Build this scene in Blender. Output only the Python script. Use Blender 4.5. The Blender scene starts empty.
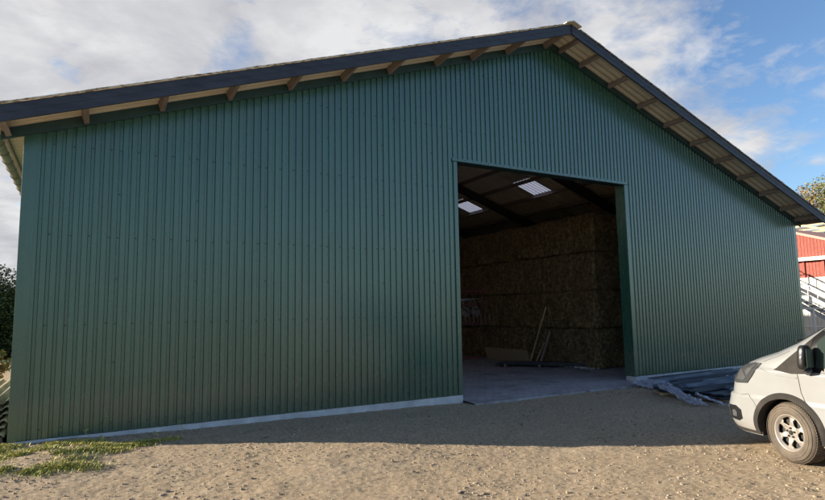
import bpy, bmesh, math, random
from mathutils import Vector, Matrix, noise
from mathutils.bvhtree import BVHTree
random.seed(7)
S = bpy.context.scene
COL = S.collection
W, HE, HA = 20.977, 4.387, 8.047          # barn width, wall height at eave and at ridge
XM = W/2; SL = (HA-HE)/XM
DX0, DX1, DZ = 7.636, 12.86, 4.878        # doorway
DEPTH = 27.0
def wline(x): return HA - SL*abs(x-XM)    # top of the gable cladding

# ---------------------------------------------------------------- materials
def mat(name, col, rough=.6, metal=0.0, spec=.5, nodes=None):
    m = bpy.data.materials.new(name); m.use_nodes = True
    b = m.node_tree.nodes['Principled BSDF']
    b.inputs['Base Color'].default_value = (*col, 1)
    b.inputs['Roughness'].default_value = rough
    b.inputs['Metallic'].default_value = metal
    b.inputs['Specular IOR Level'].default_value = spec
    if nodes: nodes(m.node_tree, b)
    return m
def N(nt, t, **k):
    n = nt.nodes.new(t)
    for a, v in k.items():
        if a in n.inputs: n.inputs[a].default_value = v
        else: setattr(n, a, v)
    return n
def coords(nt, scale=(1,1,1), kind='Object', rot=(0,0,0)):
    tc = N(nt, 'ShaderNodeTexCoord'); mp = N(nt, 'ShaderNodeMapping')
    mp.inputs['Scale'].default_value = scale; mp.inputs['Rotation'].default_value = rot
    nt.links.new(tc.outputs[kind], mp.inputs['Vector']); return mp.outputs['Vector']
def nz(nt, vec, scale, detail=4, rough=.55, dist=0):
    n = N(nt, 'ShaderNodeTexNoise'); n.inputs['Scale'].default_value = scale
    n.inputs['Detail'].default_value = detail; n.inputs['Roughness'].default_value = rough
    n.inputs['Distortion'].default_value = dist
    nt.links.new(vec, n.inputs['Vector']); return n.outputs['Fac']
def ramp(nt, fac, stops):
    r = N(nt, 'ShaderNodeValToRGB'); e = r.color_ramp.elements
    while len(e) < len(stops): e.new(.5)
    for i, (p, c) in enumerate(stops):
        e[i].position = p; e[i].color = (*c, 1) if len(c) == 3 else c
    nt.links.new(fac, r.inputs['Fac']); return r.outputs['Color']
def mix(nt, a, b, fac, mode='MIX'):
    m = N(nt, 'ShaderNodeMix', data_type='RGBA', blend_type=mode)
    for s, v in ((0, fac), (6, a), (7, b)):
        if hasattr(v, 'is_linked'): nt.links.new(v, m.inputs[s])
        elif s == 0: m.inputs[0].default_value = v
        else: m.inputs[s].default_value = (*v, 1)
    return m.outputs[2]
def bump(nt, b, h, strength=.3, dist=.02):
    n = N(nt, 'ShaderNodeBump'); n.inputs['Strength'].default_value = strength
    n.inputs['Distance'].default_value = dist
    nt.links.new(h, n.inputs['Height']); nt.links.new(n.outputs['Normal'], b.inputs['Normal'])
def noisy(col, col2, scale=3, stretch=(1,1,1), bstr=0, bscale=None, lo=.35, hi=.7, bdist=.02, detail=6):
    def f(nt, b):
        v = coords(nt, stretch); n = nz(nt, v, scale, detail)
        nt.links.new(ramp(nt, n, [(lo, col), (hi, col2)]), b.inputs['Base Color'])
        if bstr: bump(nt, b, nz(nt, v, bscale or scale*4, 5), bstr, bdist)
    return f

def green_nodes(nt, b):
    v = coords(nt, (1, 1, .12)); n = nz(nt, v, 2.2, 5)
    c = ramp(nt, n, [(.3, (.025, .09, .059)), (.7, (.034, .112, .073))])
    d = nz(nt, coords(nt, (1, 1, 1)), 9, 6, .7)
    c = mix(nt, c, (.065, .085, .06), ramp(nt, d, [(.55, (0,0,0)), (.85, (.25,.25,.25))]))
    sx = N(nt, 'ShaderNodeSeparateXYZ'); tc = N(nt, 'ShaderNodeTexCoord'); nt.links.new(tc.outputs['Object'], sx.inputs[0])
    ma = N(nt, 'ShaderNodeMath', operation='MULTIPLY_ADD'); nt.links.new(nz(nt, coords(nt, (1,1,.5)), 4, 7, .7), ma.inputs[0]); ma.inputs[1].default_value = -.9; nt.links.new(sx.outputs[2], ma.inputs[2])
    c = mix(nt, c, (.15,.125,.085), ramp(nt, ma.outputs[0], [(0,(.25,.25,.25)),(.2,(0,0,0))]))
    st_ = nz(nt, coords(nt, (1,1,.05)), 14, 5, .6)
    c = mix(nt, c, (.014,.045,.035), ramp(nt, st_, [(.55,(0,0,0)),(.75,(.6,.6,.6))]))
    nt.links.new(c, b.inputs['Base Color'])
    r = N(nt, 'ShaderNodeMapRange'); r.inputs[3].default_value = .2; r.inputs[4].default_value = .34
    nt.links.new(nz(nt, coords(nt, (1,1,.3)), 5, 5), r.inputs[0]); nt.links.new(r.outputs[0], b.inputs['Roughness'])
    bump(nt, b, nz(nt, coords(nt, (1, 1, .3)), 1.6, 1), .2, .02)
GREEN = mat('green_coated_steel', (.03,.1,.07), .33, 0, .9, green_nodes)
GREEN.node_tree.nodes['Principled BSDF'].inputs['Coat Weight'].default_value = .35
GREEN.node_tree.nodes['Principled BSDF'].inputs['Coat Roughness'].default_value = .25
GREEN_D = mat('dark_green_trim', (.02,.055,.06), .45, 0, .5, noisy((.018,.05,.055),(.028,.07,.075), 4))
NAVY = mat('dark_blue_grey_paint', (.035,.042,.06), .55, 0, .4, noisy((.028,.033,.048),(.05,.058,.08), 2.5, (1,1,4), .25, 30))
def wood(name, a, b_, rough=.75, st=(.6, 8, 8)):
    def f(nt, b):
        v = coords(nt, st); n = nz(nt, v, 3, 8, .6, .6)
        nt.links.new(ramp(nt, n, [(.3, a), (.7, b_)]), b.inputs['Base Color']); bump(nt, b, n, .3, .01)
    return mat(name, a, rough, nodes=f)
OLDWOOD = wood('weathered_rafter_wood', (.2,.15,.13), (.34,.27,.235), st=(8,.6,8))
PALEWOOD = wood('pale_timber', (.42,.31,.17), (.62,.5,.3))
PLY = wood('plywood', (.32,.24,.15), (.42,.32,.21))
def soffit_nodes(nt, b):
    v = coords(nt); n = nz(nt, v, 1.6, 6); c = ramp(nt, n, [(.3,(.62,.54,.42)),(.7,(.76,.68,.54))])
    m = nz(nt, coords(nt, (1,3,1)), 12, 6, .7)
    c = mix(nt, c, (.16,.12,.06), ramp(nt, m, [(.55,(0,0,0)),(.8,(.35,.35,.35))]))
    nt.links.new(c, b.inputs['Base Color']); bump(nt, b, m, .3, .01)
ROOF = mat('fibre_cement', (.4,.35,.27), .85, nodes=soffit_nodes)
MOSSY = mat('mossy_verge', (.4,.35,.27), .9, nodes=noisy((.16,.11,.05),(.62,.56,.45), 9, bstr=.5, lo=.38, hi=.55))
CONC = mat('concrete_plinth', (.42,.43,.45), .8, nodes=noisy((.42,.43,.44),(.66,.66,.67), 3, bstr=.4, bscale=25, bdist=.01))
STEEL = mat('primed_steel', (.05,.045,.045), .6, nodes=noisy((.04,.035,.035),(.07,.055,.05), 5))
SCREW = mat('screw_head', (.012,.02,.018), .5)
GUTTER = mat('gutter_metal', (.2,.2,.12), .5, 0, nodes=noisy((.14,.135,.1),(.22,.21,.16), 5))
def lightpanel(nt, b):
    b.inputs['Base Color'].default_value = (.75,.68,.66,1)
    out = nt.nodes['Material Output']; t = N(nt, 'ShaderNodeBsdfTranslucent'); t.inputs[0].default_value = (.85,.78,.76,1)
    tr = N(nt, 'ShaderNodeBsdfTransparent'); tr.inputs[0].default_value = (.85,.8,.8,1)
    sx = N(nt, 'ShaderNodeSeparateXYZ'); tc = N(nt, 'ShaderNodeTexCoord'); nt.links.new(tc.outputs['Object'], sx.inputs[0])
    q1 = N(nt, 'ShaderNodeMath', operation='MULTIPLY_ADD'); nt.links.new(sx.outputs[1], q1.inputs[0]); q1.inputs[1].default_value = 2*math.pi/.177; q1.inputs[2].default_value = .712*2*math.pi/.177
    q2 = N(nt, 'ShaderNodeMath', operation='COSINE'); nt.links.new(q1.outputs[0], q2.inputs[0])
    rb_ = ramp(nt, q2.outputs[0], [(.35,(.95,.86,.83)),(.8,(.3,.26,.25))]); nt.links.new(rb_, t.inputs[0]); nt.links.new(rb_, tr.inputs[0])
    m = N(nt, 'ShaderNodeMixShader'); m.inputs[0].default_value = .08
    nt.links.new(t.outputs[0], m.inputs[1]); nt.links.new(tr.outputs[0], m.inputs[2])
    nt.links.new(m.outputs[0], out.inputs['Surface'])
GLAZE = mat('translucent_rooflight', (.8,.75,.72), .5, nodes=lightpanel)
GLAZE_FILL = mat('added_fill_rooflight', (.8,.75,.72), .5, nodes=lightpanel); GLAZE_FILL.node_tree.nodes['Mix Shader'].inputs[0].default_value = 0  # no clear share; for unseen left slope panels added as interior fill light
def gravel_nodes(nt, b):
    v = coords(nt)
    big = nz(nt, v, .35, 5); mid = nz(nt, v, 3.0, 8, .65); fine = nz(nt, v, 95, 6, .75)
    c = ramp(nt, mid, [(.25,(.35,.26,.165)),(.5,(.46,.35,.225)),(.75,(.57,.44,.29))])
    c = mix(nt, c, (.27,.21,.15), ramp(nt, big, [(.4,(0,0,0)),(.7,(.4,.4,.4))]))
    c = mix(nt, c, ramp(nt, fine, [(.3,(.15,.12,.09)),(.5,(.40,.32,.23)),(.72,(.66,.57,.45))]), .6)
    lane = nz(nt, coords(nt, (.5, 1.6, 1), rot=(0,0,.5)), .9, 6, .65)
    c = mix(nt, c, (.58,.48,.36), ramp(nt, lane, [(.52,(0,0,0)),(.68,(.4,.4,.4))]))
    gm = nz(nt, v, 22, 5, .75)
    c = mix(nt, c, ramp(nt, gm, [(.36,(.14,.1,.065)),(.5,(.43,.325,.205)),(.64,(.72,.58,.41))]), .5)
    vo = N(nt, 'ShaderNodeTexVoronoi', feature='F1'); vo.inputs['Scale'].default_value = 34; nt.links.new(v, vo.inputs['Vector'])
    peb = ramp(nt, vo.outputs['Distance'], [(.12,(1,1,1)),(.3,(0,0,0))])
    sel = N(nt, 'ShaderNodeSeparateColor'); nt.links.new(vo.outputs['Color'], sel.inputs[0])
    rs = ramp(nt, sel.outputs[0], [(.8,(0,0,0)),(.84,(1,1,1))])
    mm = mix(nt, peb, rs, 1, 'MULTIPLY')
    c = mix(nt, c, ramp(nt, sel.outputs[1], [(.0,(.15,.12,.1)),(.5,(.4,.36,.3)),(1,(.62,.58,.52))]), mm)
    nt.links.new(c, b.inputs['Base Color'])
    a = N(nt, 'ShaderNodeMath', operation='MULTIPLY_ADD'); nt.links.new(fine, a.inputs[0]); a.inputs[1].default_value = 1.2
    md_ = N(nt, 'ShaderNodeMath', operation='MULTIPLY'); nt.links.new(mid, md_.inputs[0]); md_.inputs[1].default_value = .5; nt.links.new(md_.outputs[0], a.inputs[2]); a2 = N(nt, 'ShaderNodeMath', operation='MULTIPLY_ADD')
    nt.links.new(mm, a2.inputs[0]); a2.inputs[1].default_value = .4; nt.links.new(a.outputs[0], a2.inputs[2])
    bump(nt, b, a2.outputs[0], .7, .03)
GRAVEL = mat('sandy_gravel', (.3,.24,.17), .95, nodes=gravel_nodes, spec=.2)
def field_nodes(nt, b):
    v = coords(nt); nt.links.new(ramp(nt, nz(nt, v, .05, 8), [(.35,(.07,.1,.03)),(.65,(.2,.17,.08))]), b.inputs['Base Color'])
FIELD = mat('far_field', (.1,.12,.05), .95, nodes=field_nodes)
STONE = [mat('stone_a', (.42,.38,.32), .85), mat('stone_b', (.3,.24,.18), .9), mat('stone_c', (.1,.085,.07), .9), mat('stone_d', (.4,.31,.2), .9)]
def paver_nodes(nt, b):
    v = coords(nt); br = N(nt, 'ShaderNodeTexBrick'); nt.links.new(v, br.inputs['Vector'])
    br.inputs['Color1'].default_value = (.30,.29,.31,1); br.inputs['Color2'].default_value = (.38,.37,.39,1)
    br.inputs['Mortar'].default_value = (.16,.15,.15,1); br.inputs['Scale'].default_value = 1
    br.inputs['Brick Width'].default_value = .21; br.inputs['Row Height'].default_value = .14; br.inputs['Mortar Size'].default_value = .006
    n = nz(nt, v, 1.3, 7, .65)
    c = mix(nt, br.outputs['Color'], (.08,.065,.055), ramp(nt, n, [(.5,(0,0,0)),(.75,(.75,.75,.75))]))
    nt.links.new(c, b.inputs['Base Color']); bump(nt, b, br.outputs['Fac'], -.3, .01)
PAVER = mat('concrete_pavers', (.33,.32,.34), .75, nodes=paver_nodes)
def straw_nodes(nt, b):
    v = coords(nt, (1.2,1,1), rot=(.5,.3,.2)); w = coords(nt, (9, 1.5, 30), rot=(.4,.2,.9)); w2 = coords(nt, (4, 26, 5), rot=(1.1,.3,-.5))
    n = nz(nt, w, 1.5, 8, .8, .4); n2 = nz(nt, w2, 1.4, 8, .8, .6); g = nz(nt, v, 2.2, 6)
    fl = nz(nt, coords(nt, (1.5, 9, .8)), 1.6, 4, .6)
    c = ramp(nt, n, [(.34,(.24,.15,.07)),(.5,(.68,.49,.26)),(.64,(.95,.78,.5))])
    c2 = ramp(nt, n2, [(.34,(.18,.11,.05)),(.5,(.6,.43,.22)),(.64,(.88,.68,.4))])
    c = mix(nt, c, c2, .5); lum = nz(nt, coords(nt), 9, 4, .8); c = mix(nt, c, (.13,.085,.045), ramp(nt, lum, [(.42,(.85,.85,.85)),(.6,(0,0,0))])); c = mix(nt, c, (.36,.24,.12), ramp(nt, g, [(.4,(0,0,0)),(.7,(.5,.5,.5))]))
    c = mix(nt, c, (.6,.55,.48), ramp(nt, fl, [(.4,(.0,.0,.0)),(.6,(.75,.75,.75))]), 'MULTIPLY')
    nt.links.new(c, b.inputs['Base Color'])
    a = N(nt, 'ShaderNodeMath', operation='ADD'); nt.links.new(n, a.inputs[0]); nt.links.new(n2, a.inputs[1]); bump(nt, b, a.outputs[0], 1, .08)
STRAW = mat('straw', (.25,.18,.09), .9, nodes=straw_nodes, spec=.2)
TWINE = mat('baler_twine', (.05,.06,.12), .7)
GRASSM = [mat('grass_green', (.19,.24,.035), .6), mat('grass_yellow', (.5,.46,.08), .65), mat('grass_dry', (.5,.4,.2), .8)]
LEAF = [mat('leaf_dark', (.025,.045,.012), .6), mat('leaf_mid', (.05,.08,.02), .55), mat('leaf_light', (.1,.12,.03), .55)]
ALEAF = [mat('autumn_leaf_ochre', (.2,.16,.04), .6), mat('autumn_leaf_green', (.1,.125,.035), .6), mat('autumn_leaf_orange', (.24,.15,.04), .6)]
BARK = mat('bark', (.09,.07,.05), .9, nodes=noisy((.06,.045,.035),(.13,.1,.075), 6, (1,1,.2), .5))
# van
PAINT = mat('white_van_paint', (.74,.735,.70), .3, 0, .5)
PAINT.node_tree.nodes['Principled BSDF'].inputs['Coat Weight'].default_value = .7
PAINT.node_tree.nodes['Principled BSDF'].inputs['Coat Roughness'].default_value = .06
def dusty(nt, b):
    n = nz(nt, coords(nt), 3, 7); c = ramp(nt, n, [(.3,(.255,.266,.272)),(.75,(.232,.234,.234))])
    sx = N(nt, 'ShaderNodeSeparateXYZ'); tc = N(nt, 'ShaderNodeTexCoord'); nt.links.new(tc.outputs['Object'], sx.inputs[0])
    a = N(nt, 'ShaderNodeMath', operation='MULTIPLY_ADD'); nt.links.new(n, a.inputs[0]); a.inputs[1].default_value = .5; nt.links.new(sx.outputs[2], a.inputs[2])
    c = mix(nt, (.25,.215,.17), c, ramp(nt, a.outputs[0], [(.4,(.45,.45,.45)),(.75,(1,1,1))])); nt.links.new(c, b.inputs['Base Color'])
dusty(PAINT.node_tree, PAINT.node_tree.nodes['Principled BSDF'])
PLAST = mat('grey_black_plastic', (.03,.028,.027), .85, spec=.2, nodes=noisy((.022,.021,.02),(.045,.04,.036), 4))
BLACK = mat('black_plastic', (.012,.012,.013), .35)
WELL = mat('wheel_well', (.012,.011,.01), .95)
def tyre_nodes(nt, b):
    n = nz(nt, coords(nt), 7, 6); nt.links.new(ramp(nt, n, [(.3,(.075,.06,.047)),(.7,(.13,.105,.08))]), b.inputs['Base Color'])
TYRE = mat('dusty_tyre', (.08,.065,.05), .85, nodes=tyre_nodes)
RIM = mat('silver_wheel', (.4,.36,.32), .42, .3, nodes=noisy((.24,.215,.19),(.36,.33,.30), 9))
HOLE = mat('brake_dark', (.02,.02,.02), .7)
GLASS = mat('car_glass', (.02,.03,.03), .03, 0, .8)
def cg(nt, b): b.inputs['Transmission Weight'].default_value = .55; b.inputs['Alpha'].default_value = 1
GLASS.node_tree.nodes['Principled BSDF'].inputs['Base Color'].default_value = (.03,.045,.04,1)
LAMPG = mat('headlight_glass', (.05,.053,.056), .05, 0, .9)
CHROME = mat('lamp_chrome', (.34,.35,.37), .2, .8)
SEAM = mat('shut_line', (.02,.018,.016), .7)
# pile
SHEETM = mat('dark_sheet_metal', (.045,.055,.075), .35, .2, nodes=noisy((.035,.042,.06),(.1,.115,.15), 1.5, (.4,5,1)))
def plasticfilm(nt, b):
    b.inputs['Base Color'].default_value = (.62,.67,.8,1); b.inputs['Roughness'].default_value = .18
    b.inputs['Alpha'].default_value = .5
    bump(nt, b, nz(nt, coords(nt), 18, 5, .6, 1.5), .8, .03)
GALVB = mat('blue_grey_strip', (.16,.19,.26), .35, .3, nodes=noisy((.09,.11,.16),(.3,.34,.42), 3, (.5,4,1)))
FILM = mat('plastic_film', (.6,.63,.7), .2, nodes=plasticfilm)
REDW = mat('red_boards', (.3,.07,.05), .75, nodes=noisy((.22,.045,.03),(.34,.09,.065), 5, (1,4,1)))
WHITEM = mat('white_painted_metal', (.72,.71,.66), .5, nodes=noisy((.62,.6,.54),(.78,.77,.72), 3))
TILE = mat('pinkish_roof', (.5,.27,.22), .8)
GALV = mat('galvanised', (.42,.43,.45), .45, .6)
CREAM = mat('cream_sheets', (.42,.38,.24), .7, nodes=noisy((.2,.165,.1),(.36,.31,.2), 4, (1,.4,1)))
IMPL = mat('implement_red', (.3,.07,.08), .5, nodes=noisy((.22,.05,.06),(.38,.12,.11), 6))
IMPLG = mat('implement_grey', (.5,.5,.55), .4, .3)
RUST = mat('rusty_iron', (.2,.14,.12), .7, nodes=noisy((.22,.17,.16),(.4,.3,.26), 8))

# ---------------------------------------------------------------- mesh builder
class MB:
    def __init__(s): s.v = []; s.f = []; s.m = []
    def add(s, vs, fs, mi=0):
        o = len(s.v); s.v += [tuple(v) for v in vs]; s.f += [tuple(o+i for i in f) for f in fs]; s.m += [mi]*len(fs); return s
    def hexa(s, p, mi=0):   # 8 corners: bottom 4 ccw, top 4 ccw
        return s.add(p, [(3,2,1,0),(4,5,6,7),(0,1,5,4),(1,2,6,5),(2,3,7,6),(3,0,4,7)], mi)
    def box(s, x0, x1, y0, y1, z0, z1, mi=0):
        return s.hexa([(x0,y0,z0),(x1,y0,z0),(x1,y1,z0),(x0,y1,z0),(x0,y0,z1),(x1,y0,z1),(x1,y1,z1),(x0,y1,z1)], mi)
    def bar(s, a, b, w, h, up=(0,0,1), mi=0):
        a, b = Vector(a), Vector(b); d = (b-a).normalized(); u = Vector(up)
        r = d.cross(u).normalized()*w/2; q = r.cross(d).normalized()*h/2
        return s.hexa([a-r-q, a+r-q, b+r-q, b-r-q, a-r+q, a+r+q, b+r+q, b-r+q], mi)
    def tube(s, pts, r, n=8, mi=0, cap=True):
        pts = [Vector(p) for p in pts]; rs = r if isinstance(r, (list, tuple)) else [r]*len(pts)
        vs = []; fs = []; ref = None
        for i, p in enumerate(pts):
            d = (pts[min(i+1, len(pts)-1)] - pts[max(i-1, 0)]).normalized()
            if ref is None: ref = d.orthogonal().normalized()
            ref = (ref - d*ref.dot(d)).normalized(); q = d.cross(ref)
            for k in range(n):
                t = 2*math.pi*k/n; vs.append(p + (ref*math.cos(t)+q*math.sin(t))*rs[i])
        for i in range(len(pts)-1):
            for k in range(n):
                fs.append((i*n+k, i*n+(k+1) % n, (i+1)*n+(k+1) % n, (i+1)*n+k))
        if cap: fs += [tuple(range(n))[::-1], tuple(range((len(pts)-1)*n, len(pts)*n))]
        return s.add(vs, fs, mi)
    def lathe(s, prof, n=32, axis='y', c=(0,0,0), mi=0):  # prof: (radius, along)
        vs = []; m = len(prof)
        for k in range(n):
            t = 2*math.pi*k/n
            for r, a in prof:
                if axis == 'y': vs.append((c[0]+r*math.cos(t), c[1]+a, c[2]+r*math.sin(t)))
                else: vs.append((c[0]+r*math.cos(t), c[1]+r*math.sin(t), c[2]+a))
        fs = [(k*m+i, k*m+i+1, ((k+1) % n)*m+i+1, ((k+1) % n)*m+i) for k in range(n) for i in range(m-1)]
        return s.add(vs, fs, mi)
    def build(s, name, mats, parent=None, smooth=False, angle=None):
        me = bpy.data.meshes.new(name); me.from_pydata(s.v, [], s.f)
        for m in (mats if isinstance(mats, (list, tuple)) else [mats]): me.materials.append(m)
        me.polygons.foreach_set('material_index', s.m)
        bm = bmesh.new(); bm.from_mesh(me)
        if angle is not None: bmesh.ops.recalc_face_normals(bm, faces=bm.faces[:])
        bm.to_mesh(me); bm.free()
        if smooth or angle:
            me.polygons.foreach_set('use_smooth', [True]*len(me.polygons))
            if angle: me.set_sharp_from_angle(angle=math.radians(angle))
        me.update()
        o = bpy.data.objects.new(name, me); COL.objects.link(o)
        if parent: o.parent = parent
        return o
def thing(name, label, cat, loc=(0,0,0), rz=0, group=None):
    o = bpy.data.objects.new(name, None); COL.objects.link(o); o.location = loc; o.rotation_euler = (0,0,rz)
    o.empty_display_size = .3
    return tag(o, label, cat, group)
def tag(o, label, cat, group=None, kind=None):
    if label: o['label'] = label
    if cat: o['category'] = cat
    if group: o['group'] = group
    if kind: o['kind'] = kind
    return o
def rebase(o, loc):   # put a single-mesh thing's origin at its base
    o.data.transform(Matrix.Translation(-Vector(loc))); o.location = loc; return o
def bevel(o, w=.004, seg=2):
    m = o.modifiers.new('bevel', 'BEVEL'); m.width = w; m.segments = seg; m.limit_method = 'ANGLE'; return o

# ---------------------------------------------------------------- ground
def lerp(xs, ys, x):
    if x <= xs[0]: return ys[0]
    for i in range(len(xs)-1):
        if x <= xs[i+1]: return ys[i] + (ys[i+1]-ys[i])*(x-xs[i])/(xs[i+1]-xs[i])
    return ys[-1]
def ground_z(x, y):
    zw = lerp([-3,0,.5,1.1,2.5,5,7.6,11.7,16,40], [-.04,-.035,-.045,-.07,-.105,-.135,-.16,-.185,-.2,-.2], x)
    t = min(1, max(0, (-y-.6)/3.5)); t = t*t*(3-2*t)
    z = zw*(1-t) - .2*t
    z += .05*math.exp(-((x-.55)**2/.35 + (y+1.15)**2/.25))       # grassy hump
    z += .085*math.exp(-((x-3.9)**2/5 + (y+2.3)**2/3))
    far = min(1, max(0, (abs(x-8)+abs(y+4)-14)/10))
    z += (1-far)*(.022*noise.noise((x*.55, y*.8, 3)) + .013*noise.noise((x*1.9, y*2.3, 9)) + .006*noise.noise((x*5, y*6, 1)) + .005*noise.noise((x*11, y*12, 4)) + .006*noise.noise((x*25, y*27, 7)))
    if y > .08 and -.15 < x < W+.15 and y < DEPTH+.2: z = min(z, -.3)
    if y > -.5 and DX0-.05 < x < DX1+.05 and y <= .08: z = min(z, -.155)
    return z
def axis_pts(lo, hi, fine_lo, fine_hi, d, grow=1.25):
    p = [fine_lo + i*d for i in range(int((fine_hi-fine_lo)/d)+1)]
    a = d; x = p[-1]
    while x < hi: a *= grow; x += a; p.append(min(x, hi))
    a = d; x = p[0]; q = []
    while x > lo: a *= grow; x -= a; q.append(max(x, lo))
    return q[::-1] + p
gx = axis_pts(-900, 900, -.6, 13, .024, 1.12); gy = axis_pts(-900, 900, -8.2, .1, .024, 1.12)
g = MB(); nx = len(gx)
g.v = [(x, y, ground_z(x, y)) for y in gy for x in gx]
g.f = [(j*nx+i, j*nx+i+1, (j+1)*nx+i+1, (j+1)*nx+i) for j in range(len(gy)-1) for i in range(nx-1)]
def yard(f):
    x = sum(g.v[k][0] for k in f)/4; y = sum(g.v[k][1] for k in f)/4
    return 0 if (-6 < x < 60 and -40 < y < 34) else 1
g.m = [yard(f) for f in g.f]
tag(g.build('ground', [GRAVEL, FIELD], smooth=True), None, None, kind='structure')

# loose stones
def ico_pts():
    bm = bmesh.new(); bmesh.ops.create_icosphere(bm, subdivisions=1, radius=1)
    v = [p.co.copy() for p in bm.verts]; f = [tuple(q.index for q in p.verts) for p in bm.faces]; bm.free(); return v, f
IV, IF = ico_pts()
st = MB(); R = random.Random(3)
for i in range(42000):
    x = R.uniform(-.6, 14); y = -R.uniform(.05, 9.2)
    if noise.noise((x*.7, y*.7, 5)) + .35 < R.random()*.9 - .2: continue
    if DX0 < x < DX1 and y > -.5: continue
    r = .004 + .012*R.random()**4 + (R.uniform(.005,.018) if R.random() < .005 else 0)
    if y > -1.2: r *= 1.1
    c = Vector((x, y, ground_z(x, y) + r*.25)); k = R.random(); mi = 0 if k < .07 else 1 if k < .45 else 2 if k < .62 else 3
    sc = Vector((R.uniform(.8,1.5), R.uniform(.7,1.2), R.uniform(.5,.8))); a = R.random()*6.28
    rot = Matrix.Rotation(a, 3, 'Z')
    st.add([c + rot @ Vector((p.x*sc.x, p.y*sc.y, p.z*sc.z))*r*R.uniform(.8,1.15) for p in IV], IF, mi)
tag(st.build('gravel_stones', STONE), 'small pale and dark stones scattered over the sandy yard', 'gravel', kind='stuff')

# ---------------------------------------------------------------- grass and weeds at the left
gr = MB(); R = random.Random(5)
def blade(mb, x, y, h, lean, mi, w=.004, z=None):
    a = R.random()*6.28; dx, dy = math.cos(a)*lean, math.sin(a)*lean; z = ground_z(x, y) if z is None else z
    px, py = -math.sin(a)*w, math.cos(a)*w
    mb.add([(x-px,y-py,z-.01),(x+px,y+py,z-.01),(x+dx*.4+px*.8,y+dy*.4+py*.8,z+h*.6),(x+dx*.4-px*.8,y+dy*.4-py*.8,z+h*.6),(x+dx,y+dy,z+h)],
           [(0,1,2,3),(3,2,4)], mi)
clumps = [(R.uniform(-.7,1.0), R.uniform(-2.0,-.35)) for _ in range(60)] + [(R.uniform(.8,1.7), R.uniform(-1.3,-.8)) for _ in range(16)] + \
         [(R.uniform(1.6,2.1), R.uniform(-1.0,-.7)) for _ in range(2)] + [(R.uniform(-.3,.5), R.uniform(-.5,-.15)) for _ in range(10)]
for cx, cy in clumps:
    if cx - cy*.0 > 1.05 and cy < -1.3: continue
    if noise.noise((cx*1.5, cy*2.5, 7)) < -.22: continue
    s = R.uniform(.03, .13); n = int(R.uniform(200, 650)); tone = R.random()
    for _ in range(n):
        x = R.gauss(cx, s); y = R.gauss(cy, s*.7)
        k = R.random(); mi = 2 if k < .24 else 1 if k < .24 + .4*tone + .2 else 0
        blade(gr, x, y, R.uniform(.012, .05), R.uniform(.015, .06), mi, R.uniform(.003, .007))
tag(gr.build('grass', GRASSM), 'yellow green grass tufts in the gravel by the barn corner', 'grass', kind='stuff')
def weed(x, y, h, lab, n=7):
    mb = MB(); z = ground_z(x, y)
    pts = [(x + .03*math.sin(i*1.3), y + .01*i, z - .01 + h*i/5) for i in range(6)]
    mb.tube(pts, [.004,.004,.0035,.003,.0025,.002], 5, 0)
    for i in range(n):
        t = R.uniform(.3, 1); p = Vector(pts[int(t*5)]); d = Vector((R.uniform(-1,1), R.uniform(-1,1), R.uniform(.3,1))).normalized()*R.uniform(.03,.07)
        s = d.cross(Vector((0,0,1))).normalized()*.008
        mb.add([p, p+d*.5+s, p+d, p+d*.5-s], [(0,1,2,3)], 1)
    o = mb.build('weed', [GRASSM[2], GRASSM[1]]); rebase(o, (x, y, z)); tag(o, lab, 'weed', 'dry weeds along the foot of the barn wall')
weed(.95, -.32, .17, 'dry weed stalk nearest the left corner of the barn wall')
weed(1.13, -.45, .1, 'short bent weed stalk a little right of the nearest dry stalk')
weed(2.22, -.25, .19, 'taller pale weed stalk standing by the concrete plinth left of the doorway', 9)
weed(1.85, -.42, .08, 'smallest weed stalk leaning just left of the taller pale one')

# ---------------------------------------------------------------- the barn
barn = thing('barn', 'large green corrugated steel barn with dark barge boards and a wide open doorway', 'barn')
PITCH = .128
PROF = [(0, 0), (.070, 0), (.080, 1), (.118, 1)]      # wide flat crest, slope, narrow valley, slope
def profile(x0, x1, d=.022):
    out = []; k = math.floor(x0/PITCH) - 1
    while True:
        base = k*PITCH
        for px, v in PROF:
            out.append((base+px, v*d))
        if base > x1: break
        k += 1
    def at(x):
        for (a, da), (b, db) in zip(out, out[1:]):
            if a <= x <= b: return da + (db-da)*(x-a)/(b-a)
    pts = [(x0, at(x0))] + [(x, d_) for x, d_ in out if x0 < x < x1] + [(x1, at(x1))]
    return pts
front_y = -.04
def clad(mb, x0, x1, zb, ztf, splits=(), segs=1):
    xs = sorted(set([x for x, _ in profile(x0, x1)] + [s for s in splits if x0 < s < x1]))
    prof = profile(x0, x1)
    def dep(x):
        for (a, da), (b, db) in zip(prof, prof[1:]):
            if a <= x <= b + 1e-9: return da + (db-da)*(x-a)/(b-a)
        return 0
    for a, b in zip(xs, xs[1:]):
        ya, yb = front_y + dep(a), front_y + dep(b)
        za, zc = zb, zb
        mb.add([(a, ya, za), (b, yb, zc), (b, yb, ztf(b)), (a, ya, ztf(a))], [(0,1,2,3)])
cl = MB()
clad(cl, .02, DX0-.02, -.005, lambda x: wline(x)+.13)
clad(cl, DX0-.02, DX1+.02, DZ+.01, lambda x: wline(x)+.13, (XM,))
clad(cl, DX1+.02, W-.02, -.005, lambda x: wline(x)+.13)
cl.build('gable_wall', GREEN, barn)
sc = MB(); R = random.Random(11)
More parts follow.
